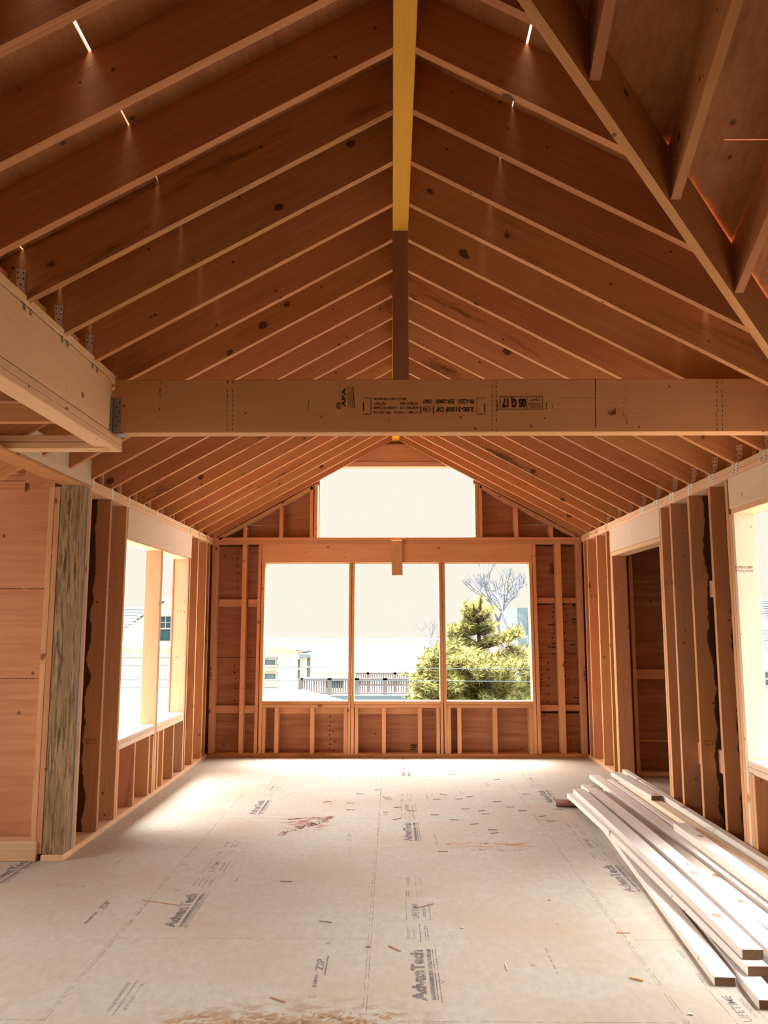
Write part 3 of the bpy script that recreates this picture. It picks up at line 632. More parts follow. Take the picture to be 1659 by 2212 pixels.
blk(533, 559, 1294, 1310, 'upper flat block between lone stud and king stud left of the triple window')
blk(460, 516, 1526, 1543, 'lower flat block between left corner stud and lone stud of the gable wall')
blk(524, 549, 1526, 1543, 'lower flat block between lone stud and king stud left of the triple window')
blk(1158, 1202, 1291, 1303, 'upper flat block between right king stud and twisted stud')
blk(1212, 1248, 1291, 1302, 'upper flat block between twisted stud and right corner stud')
blk(1168, 1213, 1524, 1537, 'lower flat block between right king stud and twisted stud')
blk(1223, 1260, 1524, 1536, 'lower flat block between twisted stud and right corner stud')
for (a, b_, l) in ((601, 670, 'left bay, second gap'), (678, 742, 'left bay, third gap'), (773, 826, 'middle bay, first gap'), (833, 903, 'middle bay, middle gap')):
    blk(a, b_, 1531, 1544, 'flat block under the triple window sill, ' + l, dy=.10)
# short hanging block in the middle of the header
tag(lumber('nailed_block', (gx(858, 1200), D-.02, gz(1243)), (gx(857, 1200), D-.02, gz(1168)), (1, 0, 0), .125, T, M['stud']), 'short vertical block nailed over the middle of the window header', 'block')
# gable triangle
zg = gz(1131)
for s in (-1, 1):
    side = 'left' if s < 0 else 'right'; f = (lambda x: zl(x)-.02) if s < 0 else (lambda x: zr(x)-.02)
    dd = Vector((1, 0, ML)) if s < 0 else Vector((1, 0, -MR))
    xo = XL+.07 if s < 0 else XR-.07; xi = gx(676, 1045) if s < 0 else gx(1036, 1045)
    o = prism('rake_plate', [(xo, f(xo)-.045), (xi, f(xi)-.045), (xi, f(xi)), (xo, f(xo))], 'Y', D, D+SD, M['stud'], dd)
    tag(o, 'sloping plate under the rafters on the %s side of the gable' % side, 'plate')
    for (a, b_, l) in (((526, 534, 'outer'), (602, 613, 'inner')) if s < 0 else ((1184, 1197, 'outer'), (1110.5, 1120, 'inner'))):
        xc = (gx(a, 1130)+gx(b_, 1130))/2
        tag(lumber('gable_stud', (xc, D+SD/2, zTop), (xc, D+SD/2, f(xc)-.05), (1, 0, 0), .042, SD, M['stud']), '%s short stud in the %s triangle of the gable' % (l, side), 'stud')
    for (a, b_, l) in (((669, 677, 'king'), (678.5, 686.5, 'trimmer')) if s < 0 else ((1034, 1042, 'king'), (1027, 1033, 'trimmer'))):
        xc = (gx(a, 1100)+gx(b_, 1100))/2
        tag(lumber(l+'_stud', (xc, D+SD/2, zTop), (xc, D+SD/2, f(xc)-.01), (1, 0, 0), .040, SD, M['stud']), '%s stud on the %s jamb of the peak window' % (l, side), 'stud')
    # sheathing triangle, split at a thin horizontal gap
    xw = gx(688, 1100) if s < 0 else gx(1026, 1100); xe = -2.3 if s < 0 else 2.4; ft = (lambda x: zl(x)+.25) if s < 0 else (lambda x: zr(x)+.25)
    xk = xe
    o = prism('wall_back', [(xe, 2.40), (xw, 2.40), (xw, zg-.002), (xe, zg-.002)], 'Y', D+SD, D+SD+.013, M['ply'], (1, 0, 0)); tag(o, kind='structure')
    xx = gx(601, 1130) if s < 0 else gx(1110, 1130)
    o = prism('wall_back', [(xe, zg+.002), (xw, zg-.002), (xw, ft(xw)), (xe, max(zg+.01, ft(xe)))], 'Y', D+SD, D+SD+.013, M['ply'], (1, 0, 0)); tag(o, kind='structure')
zt = gz(1008)
tag(lumber('gable_header', (-.95, D+.03, (gz(997)+gz(959))/2), (1.05, D+.03, (gz(997)+gz(959))/2), (0, 0, 1), gz(959)-gz(997), .04, M['stud']), 'knotty board header under the roof peak above the peak window', 'header')
tag(lumber('gable_header', (-.95, D+.07, (zt+gz(997))/2), (1.05, D+.07, (zt+gz(997))/2), (0, 0, 1), gz(997)-zt, .14, M['plate']), 'flat board under the peak header', 'plate')
tag(lumber('gable_header', (-.6, D+.09, gz(957)+.015), (.7, D+.09, gz(957)+.015), (0, 0, 1), .045, .04, M['stud']), 'narrow board just under the ridge beam end', 'board')
prism('wall_back', [(-.95, gz(1006)), (1.05, gz(1006)), (.05, 3.9)], 'Y', D+SD, D+SD+.013, M['ply'], (1, 0, 0))['kind'] = 'structure'
# corner pieces of peak window cut by the roof slope
xa, xb = gx(688, 1100), gx(1026, 1100)
zh, zl0 = gz(1216), gz(1515); x1, x2 = gx(562, 1400), gx(1152, 1400)
boxes('wall_back', [((-2.3, D+SD, 0), (x1, D+SD+.013, 1.165)), ((-2.3, D+SD, 1.165), (x1, D+SD+.013, 2.41)), ((x2, D+SD, 0), (2.4, D+SD+.013, 1.165)), ((x2, D+SD, 1.165), (2.4, D+SD+.013, 2.41)), ((x1, D+SD, 0), (x2, D+SD+.013, zl0-.01)), ((x1, D+SD, zh), (x2, D+SD+.013, 2.43))], M['ply'], kind='structure')

wb = [o for o in bpy.data.objects if o.name.startswith('wall_back') and 'kind' in o][-1]
o = [q for q in bpy.data.objects if q.get('label') == 'stud in the right corner of the gable wall'][0]
p = PY(1263, 1455, D); mark(o, [('<- HD 4', .16, .03)], .03, (p.x, D-.0008, p.z), rot=-math.pi/2)
o = [q for q in bpy.data.objects if q.get('label') == 'stud in the left corner of the gable wall'][0]
p = PY(455, 1455, D); mark(o, [('HD 4', .14, .03)], .03, (p.x, D-.0008, p.z), rot=math.pi/2)
def strips(o, rects, ink_='inkline'):    # dark nail dots and open seams on the sheathing
    me = o.data; bm = bmesh.new(); bm.from_mesh(me); me.materials.append(M[ink_]); mi = len(me.materials)-1
    mw = (Matrix.Translation(o.location) @ o.rotation_euler.to_matrix().to_4x4()).inverted()
    for (x0, x1_, z0, z1, y) in rects: quad(bm, [mw @ Vector(q) for q in ((x0, y, z0), (x1_, y, z0), (x1_, y, z1), (x0, y, z1))], mi)
    bm.to_mesh(me); bm.free()
rc = []; yb = D+SD-.0012
for (xa_, xb_, y_) in ((1168, 1212, 1412), (1222, 1260, 1412), (463, 522, 1420), (525, 556, 1420), (1160, 1204, 1304.5), (1212, 1222, 1305), (1236, 1252, 1307), (1170, 1212, 1539), (1222, 1262, 1539)):
    a, b_ = PY(xa_, y_, D+SD), PY(xb_, y_, D+SD); h_ = .004 if y_ in (1412, 1420) else .011; rc.append((a.x, b_.x, a.z-h_, a.z+h_, yb))
for (cx0, ys) in ((1195, range(1312, 1420, 11)), (1221, range(1316, 1510, 13)), (1170, range(1420, 1500, 9)), (1185, range(1430, 1520, 17)), (513, range(1190, 1280, 16)), (470, range(1315, 1420, 15)), (508, range(1440, 1520, 12)), (713, range(1548, 1625, 10)), (722, range(1556, 1625, 22))):
    for y_ in ys:
        a = PY(cx0+R.uniform(-1.5, 1.5), y_+R.uniform(-2, 2), D+SD); rc.append((a.x-.009, a.x+.009, a.z-.007, a.z+.007, yb))
for (cx0, y_, w_) in ((1192, 1350, 18), (1240, 1338, 10), (1237, 1392, 10), (1192, 1398, 18), (1196, 1389, 8), (1246, 1507, 12), (1240, 1345, 6)):
    a, b_ = PY(cx0-w_/2, y_, D+SD), PY(cx0+w_/2, y_, D+SD); rc.append((a.x, b_.x, a.z-.006, a.z+.006, yb))
for (sx0, sy0, sx1, sy1) in ((1187, 1217, 1201, 1243), (885, 1608, 903, 1622)):      # small printed grade boxes, not legible
    a, b_ = PY(sx0, sy1, D+SD), PY(sx1, sy0, D+SD); t_ = .0035
    rc += [(a.x, b_.x, a.z, a.z+t_, yb), (a.x, b_.x, b_.z-t_, b_.z, yb), (a.x, a.x+t_, a.z, b_.z, yb), (b_.x-t_, b_.x, a.z, b_.z, yb)]
    n_ = int((b_.z-a.z)/.022)
    for k in range(n_):
        z_ = a.z+.012+k*.022; rc.append((a.x+.012, b_.x-.012-R.random()*.02, z_, z_+.012, yb))
strips(wb, rc)
wa = [q for q in bpy.data.objects if q.name.startswith('wall_alcove')][0]
rc = []
for y_ in (1272, 1466):
    a = PY(0, y_, 5.59); rc.append((-4.3, -2.31, a.z-.0025, a.z+.0025, 5.5912))
for k in range(14): z_ = .2+k*.16; rc.append((-2.345, -2.333, z_, z_+.01, 5.5912))
strips(wa, rc)

# rear wall behind the camera
boxes('wall_rear', [((-4.42, -3.02, 0), (2.4, -3, 4))], M['ply'], kind='structure')

# ------------------------------------------------------------------ floor with printed marks
bm = bmesh.new(); addbox(bm, (-4.42, -3.02, -.25), (2.88, D+.16, 0))
def fq(x0, x1, y0, y1, mi, z=.0006): quad(bm, [(x0, y0, z), (x1, y0, z), (x1, y1, z), (x0, y1, z)], mi)
def ft_(s, xc, yc, length, height, mi, bold=.0, flip=False, shear=0):
    mm = Matrix.Translation((xc, yc, .0007)) @ Matrix.Rotation(math.pi/2*(-1 if flip else 1), 4, 'Z')
    addtext(bm, s, .05, mm, mi, bold, length, height)
def fb(xc, yc, length, height, mi, n=2):     # small print too worn to read
    h_ = height/n
    for i in range(n):
        y_ = yc-length/2
        while y_ < yc+length/2-.008:
            l_ = R.uniform(.006, .03); fq(xc-height/2+i*h_, xc-height/2+i*h_+h_*.55, y_, min(y_+l_, yc+length/2), mi); y_ += l_+R.uniform(.003, .007)
def stamp(xc, y, mi=1, full=True):
    # reads away from the camera
    ft_('AdvanTech', xc-.022, y+.27, .52, .062, mi, .0028)
    for j, w in enumerate((.018, .005, .004)): fq(xc+.024+j*.014+(0 if j == 0 else .010), xc+.024+j*.014+w+(0 if j == 0 else .010), y+(.02 if j < 2 else 0), y+.54, mi)
    if not full: return
    for j in range(2): fb(xc-.055+j*.028, y+.74, .16, .014, 2)
    fq(xc+.0, xc+.004, y+.62, y+.86, mi); fb(xc+.035, y+.74, .20, .022, 2)
    ft_('LIFETIME', xc-.012, y+1.05, .22, .034, mi, .0004); fq(xc-.062, xc-.059, y+.92, y+1.2, mi); fq(xc+.06, xc+.063, y+.92, y+1.2, mi); fb(xc+.036, y+1.05, .18, .018, 2)
    fb(xc-.045, y+1.33, .10, .026, 2)
    for j in range(3): fq(xc+.0+j*.014, xc+.003+j*.014, y+1.26, y+1.42, 2)
    fb(xc-.04, y+1.56, .14, .02, 2); fq(xc, xc+.003, y+1.46, y+1.68, mi); fb(xc+.03, y+1.56, .14, .018, 2)
stamp(.135, 3.50); stamp(.135, 5.94); stamp(.135, 8.38)
stamp(-1.085, 4.29); stamp(-1.085, 6.73); stamp(-2.305, 5.05-.1, 1, False); stamp(1.36, 2.41); stamp(1.36, 4.85); stamp(1.36, 7.17)
ft_('ZIP', -.317, 3.86, .13, .034, 1, .0012); fb(-.317, 3.70, .13, .026, 1, 1); ft_('ZIP', -1.535, 4.62, .13, .034, 1, .0012); fb(-1.535, 4.43, .16, .026, 1, 1)
fq(-.292, -.286, 3.74, 3.96, 1)
fq(-1.075, -1.071, 3.38, 3.70, 1); fb(-1.10, 3.54, .26, .016, 1); fb(-1.04, 3.54, .24, .016, 2)
ft_('ZIP', .62, 7.6, .14, .03, 2); ft_('ZIP', -.30, 6.05, .22, .03, 2); fb(.9, 8.0, .2, .03, 2)
for i in range(-3, 4):
    x = -.1+1.22*i
    fq(x-.0018, x+.0018, -3, D, 3)
    fq(x-.015, x-.012, 3.2, 5.75, 3)
    off_ = 5.78 if i % 2 == 0 else 4.16
    for k in range(-3, 3):
        yy = off_+2.44*k
        if -3 < yy < D and x+1.22 > -4.3: fq(max(x, -4.4), min(x+1.22, 2.86), yy-.002, yy+.002, 3)
for i in range(-5, 7):      # faint chalk/nailing lines at joist spacing
    x = -.1+.406*i
    for k in range(2):
        y0 = R.uniform(3, 9); fq(x-.003, x+.003, y0, y0+R.uniform(.08, .35), 3)
def streak(pp, w0, mi=4):
    q = [PZ(x, y, 0) for x, y in pp]
    for a, b_ in zip(q, q[1:]):
        n_ = Vector((-(b_-a).y, (b_-a).x, 0)).normalized()*w0; z = Vector((0, 0, .0009)); quad(bm, [a-n_+z, b_-n_+z, b_+n_+z, a+n_+z], mi)
streak([(600, 1806), (622, 1796), (650, 1788), (680, 1779), (706, 1772)], .030); streak([(640, 1789), (672, 1781), (690, 1776)], .045); streak([(612, 1771), (650, 1768), (686, 1766), (722, 1764)], .02)
streak([(604, 1778), (640, 1775), (680, 1770)], .015); streak([(688, 1772), (712, 1767), (724, 1766)], .03)
streak([(975, 1833), (1030, 1836), (1090, 1837), (1140, 1833)], .022, 5); streak([(1030, 1824), (1060, 1822), (1120, 1826)], .02, 5); streak([(962, 1824), (985, 1820)], .02, 5); streak([(842, 1770), (872, 1770)], .012, 5); streak([(830, 1750), (838, 1762)], .02, 5); streak([(884, 1753), (892, 1757)], .02, 5)
o = link('floor', mesh(bm, 'floor'), [M['floor'], M['inkgrey'], M['inkpale'], M['seam'], M['stainred'], M['stainrust']]); tag(o, kind='structure')

# ------------------------------------------------------------------ lumber pile
PG = 'boards in the lumber pile'
def board(x0, y0, z0, x1, y1, z1, label, wx=.089, wz=.038, sag=0, bow=0, mat='lumber', name='lumber_board'):
    o = lumber(name, (x0, y0, z0+wz/2), (x1, y1, z1+wz/2), (1, 0, 0), wx, wz, M[mat], endmat=M['endgrain'], sag=sag, bow=bow, segs=14 if (sag or bow) else 1)
    return tag(o, label, 'board', PG)
board(1.383, 3.656, 0, 1.58, 6.30, .0, 'leftmost board of the pile, lying flat on the floor with its sawn end in front')
board(1.474, 3.445, .0, 1.665, 5.8, .0, 'floor board whose sawn end reaches farthest towards the camera')
board(1.525, 3.66, .040, 1.500, 7.10, .060, 'second layer board under the chamfered top board', sag=-.015)
board(1.530, 3.72, .083, 1.545, 7.06, .102, 'left top board with chamfered near end', sag=-.012)
board(1.640, 3.70, .082, 1.665, 7.30, .090, 'bright flat top board right of the chamfered one', sag=-.005, bow=.03)
board(1.635, 3.60, .040, 1.66, 7.20, .050, 'board hidden under the bright flat top board')
board(1.805, 3.4, .030, 1.80, 7.35, .030, 'darker knotty warped board in the trough of the pile', mat='lumberold', bow=.015)
board(1.80, 3.5, -.001, 1.79, 6.9, -.001, 'floor level board beneath the trough of the pile', wz=.03)
board(1.945, 3.3, .0, 1.95, 7.7, .0, 'floor level board under the middle of the pile', wz=.045)
board(1.935, 3.4, .047, 1.905, 8.02, .047, 'middle board reaching farthest to the gable wall')
board(2.035, 3.3, .02, 2.00, 7.82, .02, 'grey board right of the middle board', wx=.05, wz=.06)
board(1.950, 3.4, .087, 1.978, 5.90, .087, 'short thick pale beam with square end on top of the pile', wx=.089, wz=.050)
board(2.100, 3.3, .0, 2.095, 7.75, .0, 'tan edged board at the wall side of the pile', wx=.075, wz=.108, mat='lumberwarm')
board(2.165, 3.3, .085, 2.175, 7.95, .085, 'rightmost long board resting against the wall studs', wx=.05, wz=.06)
board(2.165, 3.3, .0, 2.175, 7.6, .0, 'board hidden beneath the rightmost long board', wx=.05, wz=.08)
board(2.09, 6.75, .110, 2.05, 7.80, .110, 'short board end at the far wall side of the pile', wx=.089)
# reddish offcut propping up the far end
bm = bmesh.new()
bmesh.ops.create_cone(bm, cap_ends=False, segments=20, radius1=.030, radius2=.030, depth=.30); r1 = list(bm.faces)
bmesh.ops.create_cone(bm, cap_ends=False, segments=20, radius1=.022, radius2=.022, depth=.30)
bmesh.ops.bridge_loops(bm, edges=[e for e in bm.edges if len(e.link_faces) == 1 and e.verts[0].co.z > .1])
bmesh.ops.bridge_loops(bm, edges=[e for e in bm.edges if len(e.link_faces) == 1 and e.verts[0].co.z < -.1])
M['rust'] = plain('red_brown_pipe', (.20, .075, .05), .5)
o = link('pipe_offcut', mesh(bm, 'pipe', True), M['rust'], Matrix.Translation((1.50, 7.02, .031)) @ Matrix.Rotation(math.radians(-12), 4, 'Z') @ Matrix.Rotation(math.pi/2, 4, 'Y'))
tag(o, 'short red-brown pipe under the far left end of the lumber pile', 'pipe')

# ------------------------------------------------------------------ nails, splinters, chips on the floor
bm = bmesh.new()
bmesh.ops.create_cone(bm, cap_ends=True, segments=8, radius1=.0022, radius2=.0022, depth=.065, matrix=Matrix.Rotation(math.pi/2, 4, 'Y'))
bmesh.ops.create_cone(bm, cap_ends=True, segments=8, radius1=.0048, radius2=.0048, depth=.0016, matrix=Matrix.Translation((-.033, 0, .002)) @ Matrix.Rotation(math.pi/2, 4, 'Y'))
nm = mesh(bm, 'nail'); nm.materials.append(M['nail'])
pts = [(455, 295), (270, 338), (400, 345), (400, 382), (555, 273), (600, 312), (612, 322), (665, 368), (735, 388), (655, 433), (915, 298), (878, 324), (1000, 322), (1058, 310), (1210, 337), (1280, 367), (1033, 378), (1125, 387), (1143, 405), (865, 410), (1350, 388), (1460, 417), (1365, 295), (1505, 444), (977, 437), (1083, 460), (1185, 493), (1195, 510), (1550, 380), (960, 187), (1210, 215), (45, 777), (520, 117), (910, 612), (265, 1000)]
for i, (a, b_) in enumerate(pts):
    p = PZ(600+a/2.552, 1600+b_/2.552, 0); o = bpy.data.objects.new('nail', nm); C.objects.link(o); o.location = (p.x, p.y, .0025)
    o.rotation_euler = (0, 0, R.uniform(-.5, .5) + (math.pi if R.random() < .5 else 0)); tag(o, 'loose bright framing nail lying on the subfloor', 'nail', 'loose nails on the floor')
def splinter(x0, y0, x1, y1, w, label, mat='rust', h=.004):
    a, b_ = PZ(x0, y0, 0), PZ(x1, y1, 0)
    o = lumber('splinter', (a.x, a.y, h/2), (b_.x, b_.y, h/2), (0, 0, 1), h, w, M[mat], bev=.0008); tag(o, label, 'splinter')
M['redwood'] = plain('red_splinter', (.40, .20, .13), .7)
splinter(903, 1961, 936, 1953, .006, 'red splinter across the printed box in the middle of the floor', 'redwood')
splinter(840, 2044, 865, 2056, .007, 'red splinter left of the large printed word on the floor', 'redwood')
splinter(308, 1945, 385, 1956, .005, 'long thin splinter near the printed word on the left of the floor', 'stud')
splinter(1331, 2016, 1362, 2016, .005, 'thin stick lying in front of the lumber pile', 'stud')
splinter(1362, 2113, 1390, 2120, .014, 'small pale wood sliver near the pile end', 'plate', .008)
splinter(1183, 1945, 1190, 1945, .006, 'tiny dark chip right of the printed box', 'redwood')
splinter(585, 2155, 617, 2166, .008, 'dark stick beside the sawdust at the lower left', 'redwood')
splinter(1092, 2083, 1096, 2097, .005, 'tiny pale sliver right of the large printed word', 'lumber')
for (x, y, l) in ((795, 2046, 'white paint chip beside the centre seam'), (999, 2005, 'white paint chip right of the printed box'), (1492, 2192, 'white wood chip at the lower right')):
    p = PZ(x, y, 0); bm = bmesh.new(); bmesh.ops.create_icosphere(bm, subdivisions=1, radius=.011)
    for q in bm.verts: q.co = Vector((q.co.x*R.uniform(.7, 1.4), q.co.y*R.uniform(.5, 1.1), q.co.z*.35))
    o = link('paint_chip', mesh(bm, 'chip'), M['lumber'], Matrix.Translation((p.x, p.y, .003))); tag(o, l, 'chip')
# sawdust ridge at lower left
bm = bmesh.new(); nx, ny = 90, 30; V = {}
for i in range(nx):
    for j in range(ny):
        x, y = -1.0+1.15*i/(nx-1), 3.05+.42*j/(ny-1); e = min(1, 3*min(i/(nx-1), 1-i/(nx-1), j/(ny-1), 1-j/(ny-1)))
        V[i, j] = bm.verts.new((x, y, -.004 + .013*e*R.random() + .004*math.sin(i*.35)*e*math.cos(j*.8)))
for i in range(nx-1):
    for j in range(ny-1): bm.faces.new((V[i, j], V[i+1, j], V[i+1, j+1], V[i, j+1]))
o = link('sawdust', mesh(bm, 'sawdust'), M['dust']); tag(o, 'crumbled sawdust spread on the floor at the lower left', 'sawdust', kind='stuff')

# ------------------------------------------------------------------ outside
def ex(name, col, rough=.9): return plain(name, tuple(c*EXT for c in col), rough, 0, .02)
M['house'] = ex('white_siding', (2.5, 2.36, 2.1)); M['trimw'] = ex('white_trim', (1.2, 1.15, 1.0))
M['shingle'] = ex('pale_shingles', (.85, 1.0, 1.1)); M['glass'] = ex('window_blue_glass', (.12, .24, .30))
M['blind'] = ex('pale_blue_blind', (.48, .68, .74)); M['bluegrey'] = ex('blue_grey_paint', (.42, .58, .68))
M['teal'] = ex('teal_panel', (.06, .22, .30)); M['railm'] = ex('weathered_rail', (.50, .45, .45))
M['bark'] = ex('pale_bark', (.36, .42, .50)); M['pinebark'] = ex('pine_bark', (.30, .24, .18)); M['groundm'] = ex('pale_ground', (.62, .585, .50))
m, nt, b = newmat('pine_needles'); v, _ = coords(nt, False); n_ = noise(nt, v, 2.6, 3)
nt.links.new(mixc(nt, ramp(nt, n_, .35, .65), tuple(c*EXT for c in (.34, .38, .15)), tuple(c*EXT for c in (.90, .82, .26))), b.inputs['Base Color']); b.inputs['Specular IOR Level'].default_value = .02; M['needles'] = m
m, nt, b = newmat('red_leaves'); b.inputs['Base Color'].default_value = (.9*EXT, .45*EXT, .36*EXT, 1); M['redleaf'] = m
boxes('ground', [((-90, 12, -6.3), (90, 160, -6)), ((-90, -60, -6.3), (-7, 12, -6)), ((5, -60, -6.3), (90, 12, -6))], M['groundm'], kind='structure')

def part(name, lst, mat, root):
    bm = bmesh.new(); L = root.location
    for lo, hi in lst: addbox(bm, [lo[i]-L[i] for i in range(3)], [hi[i]-L[i] for i in range(3)])
    return link(name, mesh(bm, name), mat, None, root)
def window(root, x, y, z, w, h, glass='glass', bars=True, sash=True):
    f = .05
    fr = part('window_frame', [((x-w/2-f, y-.07, z-f), (x-w/2, y+.02, z+h+f)), ((x+w/2, y-.07, z-f), (x+w/2+f, y+.02, z+h+f)), ((x-w/2, y-.07, z+h), (x+w/2, y+.02, z+h+f)), ((x-w/2-.1, y-.12, z-f-.06), (x+w/2+.1, y+.02, z))] + ([((x-w/2, y-.05, z+h/2-.03), (x+w/2, y+.02, z+h/2+.03))] if sash else []) + ([((x-.015, y-.045, z+h/2), (x+.015, y+.02, z+h)), ((x-w/2, y-.045, z+h*.75-.015), (x+w/2, y+.02, z+h*.75+.015))] if bars else []), M['trimw'], root)
    bm = bmesh.new(); L = root.location; addbox(bm, (x-w/2-L[0], y-.02-L[1], z-L[2]), (x+w/2-L[0], y-.01-L[1], z+h-L[2]))
    g = link('pane', mesh(bm, 'pane'), M[glass], None, fr); return fr
def gable_roof(root, x0, x1, y0, y1, ze, za, mat, ov=.3):
    bm = bmesh.new(); L = root.location; xm = (x0+x1)/2
    for s in (-1, 1):
        xe = x0-ov if s < 0 else x1+ov
        a = [(xe, y0-ov, ze), (xm, y0-ov, za), (xm, y1, za), (xe, y1, ze)]
        v0 = [bm.verts.new(Vector(p)-L) for p in a]; v1 = [bm.verts.new(Vector(p)-L+Vector((0, 0, .12))) for p in a]
        bm.faces.new(v0); bm.faces.new(v1[::-1])
        for i in range(4): bm.faces.new((v0[i], v1[i], v1[(i+1) % 4], v0[(i+1) % 4]))
        n = 12                                         # shingle courses
        for k in range(n):
            t = k/n; xa_ = xe+(xm-xe)*t; za_ = ze+(za-ze)*t+.12
            addbox(bm, (min(xa_, xa_+.05*-s)-L[0], y0-ov-L[1], za_-L[2]), (max(xa_, xa_-.05*s)-L[0], y1-L[1], za_+.03-L[2]))
    return link('roof', mesh(bm, 'roof'), mat, None, root)
def gwall(root, x0, x1, y0, y1, z0, ze, za, mat):
    bm = bmesh.new(); L = root.location; xm = (x0+x1)/2; P = [(x0, z0), (x1, z0), (x1, ze), (xm, za), (x0, ze)]
    v0 = [bm.verts.new(Vector((x, y0, z))-L) for x, z in P]; v1 = [bm.verts.new(Vector((x, y1, z))-L) for x, z in P]
    bm.faces.new(v0); bm.faces.new(v1[::-1])
    for i in range(5): bm.faces.new((v0[i], v1[i], v1[(i+1) % 5], v0[(i+1) % 5]))
    return link('wall', mesh(bm, 'wall'), mat, None, root)
# house seen through the left window
Y = 40.
root = empty('gabled_house', (-12, Y, -6)); tag(root, 'white gabled house with sash windows seen through the left window opening', 'house')
ax, az = PY(356, 1300, Y).x, PY(356, 1300, Y).z
gwall(root, ax-2.9, ax+2.9, Y, Y+8, -6, az-2.0, az, M['house']); gable_roof(root, ax-2.9, ax+2.9, Y, Y+8, az-2.15, az+.05, M['shingle'])
def wpx(x0, y0, x1, y1, yy): a = PY(x0, y1, yy); c_ = PY(x1, y0, yy); return (a.x+c_.x)/2, yy, a.z, c_.x-a.x, c_.z-a.z
x, y, z, w, h = wpx(345, 1332, 370, 1384, Y); window(root, x, y-.01, z, w, h)
x, y, z, w, h = wpx(274, 1430, 304, 1482, Y); window(root, x, y-.01, z, w, h, 'blind', False)
x, y, z, w, h = wpx(270, 1548, 298, 1568, Y); window(root, x, y-.01, z, w, h)
p0, p1 = PY(262, 1311, 38).x, PY(309, 1311, 38).x
root2 = empty('lower_roof', (-13, 38, 0)); tag(root2, 'pale shingled lower roof beside the gabled house in the left opening', 'roof')
bm = bmesh.new(); zt_, zb_ = PY(290, 1311, 38).z, PY(290, 1366, 38).z
for k in range(9):
    t0, t1 = k/9, (k+1)/9; addbox(bm, (p0-1.5+13, -t1*1.2, zt_+(zb_-zt_)*t1), (p1-(t0*.9)+13, -t0*1.2+1, zt_+(zb_-zt_)*t0-.03))
link('shingles', mesh(bm, 'shingles'), M['shingle'], None, root2)
# flat roofed house through left bay of the triple window
Y = 30.
root = empty('flat_roof_house', (-6, Y, -6)); tag(root, 'white flat-roofed house with bay windows in the left bay of the triple window', 'house')
xr = PY(640, 1400, Y).x; zt_ = PY(640, 1403, Y).z
part('wall', [((-11, Y, -6), (xr, Y+6, zt_))], M['house'], root)
part('roof', [((-11.3, Y-.25, zt_), (xr+.4, Y+6.2, zt_+.12))], M['trimw'], root)
xb0, xb1 = PY(641, 1450, Y).x, PY(664, 1450, Y).x
part('bay', [((xb0, Y-.9, -6), (xb1, Y+3, PY(650, 1412, Y).z))], M['house'], root)
part('bay_roof', [((PY(652, 1412, Y).x, Y-1.0, PY(650, 1418, Y).z), (xb1+.2, Y+3, PY(650, 1411, Y).z))], M['blind'], root)
x, y, z, w, h = wpx(572, 1425, 595, 1436, Y); window(root, x, y-.01, z, w, h, 'blind', False, False)
x, y, z, w, h = wpx(572, 1455, 596, 1467, Y); window(root, x, y-.01, z, w, h, 'blind', False, False)
part('siding_line', [((-10.8, Y-.03, PY(600, yy+1, Y).z), (PY(601, yy, Y).x, Y, PY(600, yy, Y).z)) for yy in (1421, 1438, 1468, 1485)], M['bluegrey'], root)
x, y, z, w, h = wpx(643, 1424, 649, 1466, Y-.9); window(root, x, y-.01, z, w, h, 'blind', False)
x, y, z, w, h = wpx(663, 1420, 671, 1462, Y-.9); window(root, x, y-.01, z, w, h, 'blind', False)
# pale distant block
root = empty('distant_building', (2, 75, -6)); tag(root, 'long pale distant building along the skyline behind the railing', 'building')
part('wall', [((-14, 75, -6), (10, 85, PY(700, 1386, 75).z))], M['house'], root)
part('parapet', [((-14.2, 74.8, PY(700, 1386, 75).z), (10.2, 85.2, PY(700, 1383, 75).z))], M['trimw'], root)
root = empty('low_building', (2, 27, -6)); tag(root, 'low white building with a teal window behind the deck railing', 'building')
part('wall', [((PY(676, 1450, 27).x, 27, -6), (4, 29, PY(700, 1453, 27).z))], M['house'], root)
part('roof_edge', [((PY(674, 1450, 27).x, 26.9, PY(700, 1453, 27).z), (4.2, 29.2, PY(700, 1451.5, 27).z))], M['trimw'], root)
x, y, z, w, h = wpx(705, 1470, 740, 1486, 27); window(root, x, y-.01, z, w, h, 'teal', False, False)
# hip roof close by
Y = 15.
root = empty('hip_roof', (-1.6, Y, -1)); tag(root, 'pale shingled hip roof just below the left bay of the triple window', 'roof')
ap = PY(650, 1489, Y+.6); bl = PY(540, 1497, Y+.6); 
bm = bmesh.new(); L = root.location
rows = 9
A0, A1, A2 = PY(480, 1498, Y+.5), PY(632, 1498, Y+.5), PY(650, 1489, Y+.8)
B0, B1, B2 = PY(480, 1516, Y-.6), PY(668, 1516, Y-.6), PY(738, 1512, Y-.2)
def strip(p0, p1, q0, q1, n):
    for k in range(n):
        a = p0.lerp(q0, k/n); b_ = p1.lerp(q1, k/n); c_ = p1.lerp(q1, (k+1)/n); d_ = p0.lerp(q0, (k+1)/n); u = Vector((0, 0, .02))
        t = [a-L, b_-L, c_-L+u, d_-L+u]; vs = [bm.verts.new(p) for p in t] + [bm.verts.new(p-Vector((0, 0, .06))) for p in t]
        for f in ((0, 1, 2, 3), (7, 6, 5, 4), (0, 4, 5, 1), (1, 5, 6, 2), (2, 6, 7, 3), (3, 7, 4, 0)): bm.faces.new([vs[i] for i in f])
strip(A0, A1, B0, B1, 6); strip(A1, A2, B1, B2, 8)
link('shingles', mesh(bm, 'shingles'), M['shingle'], None, root)
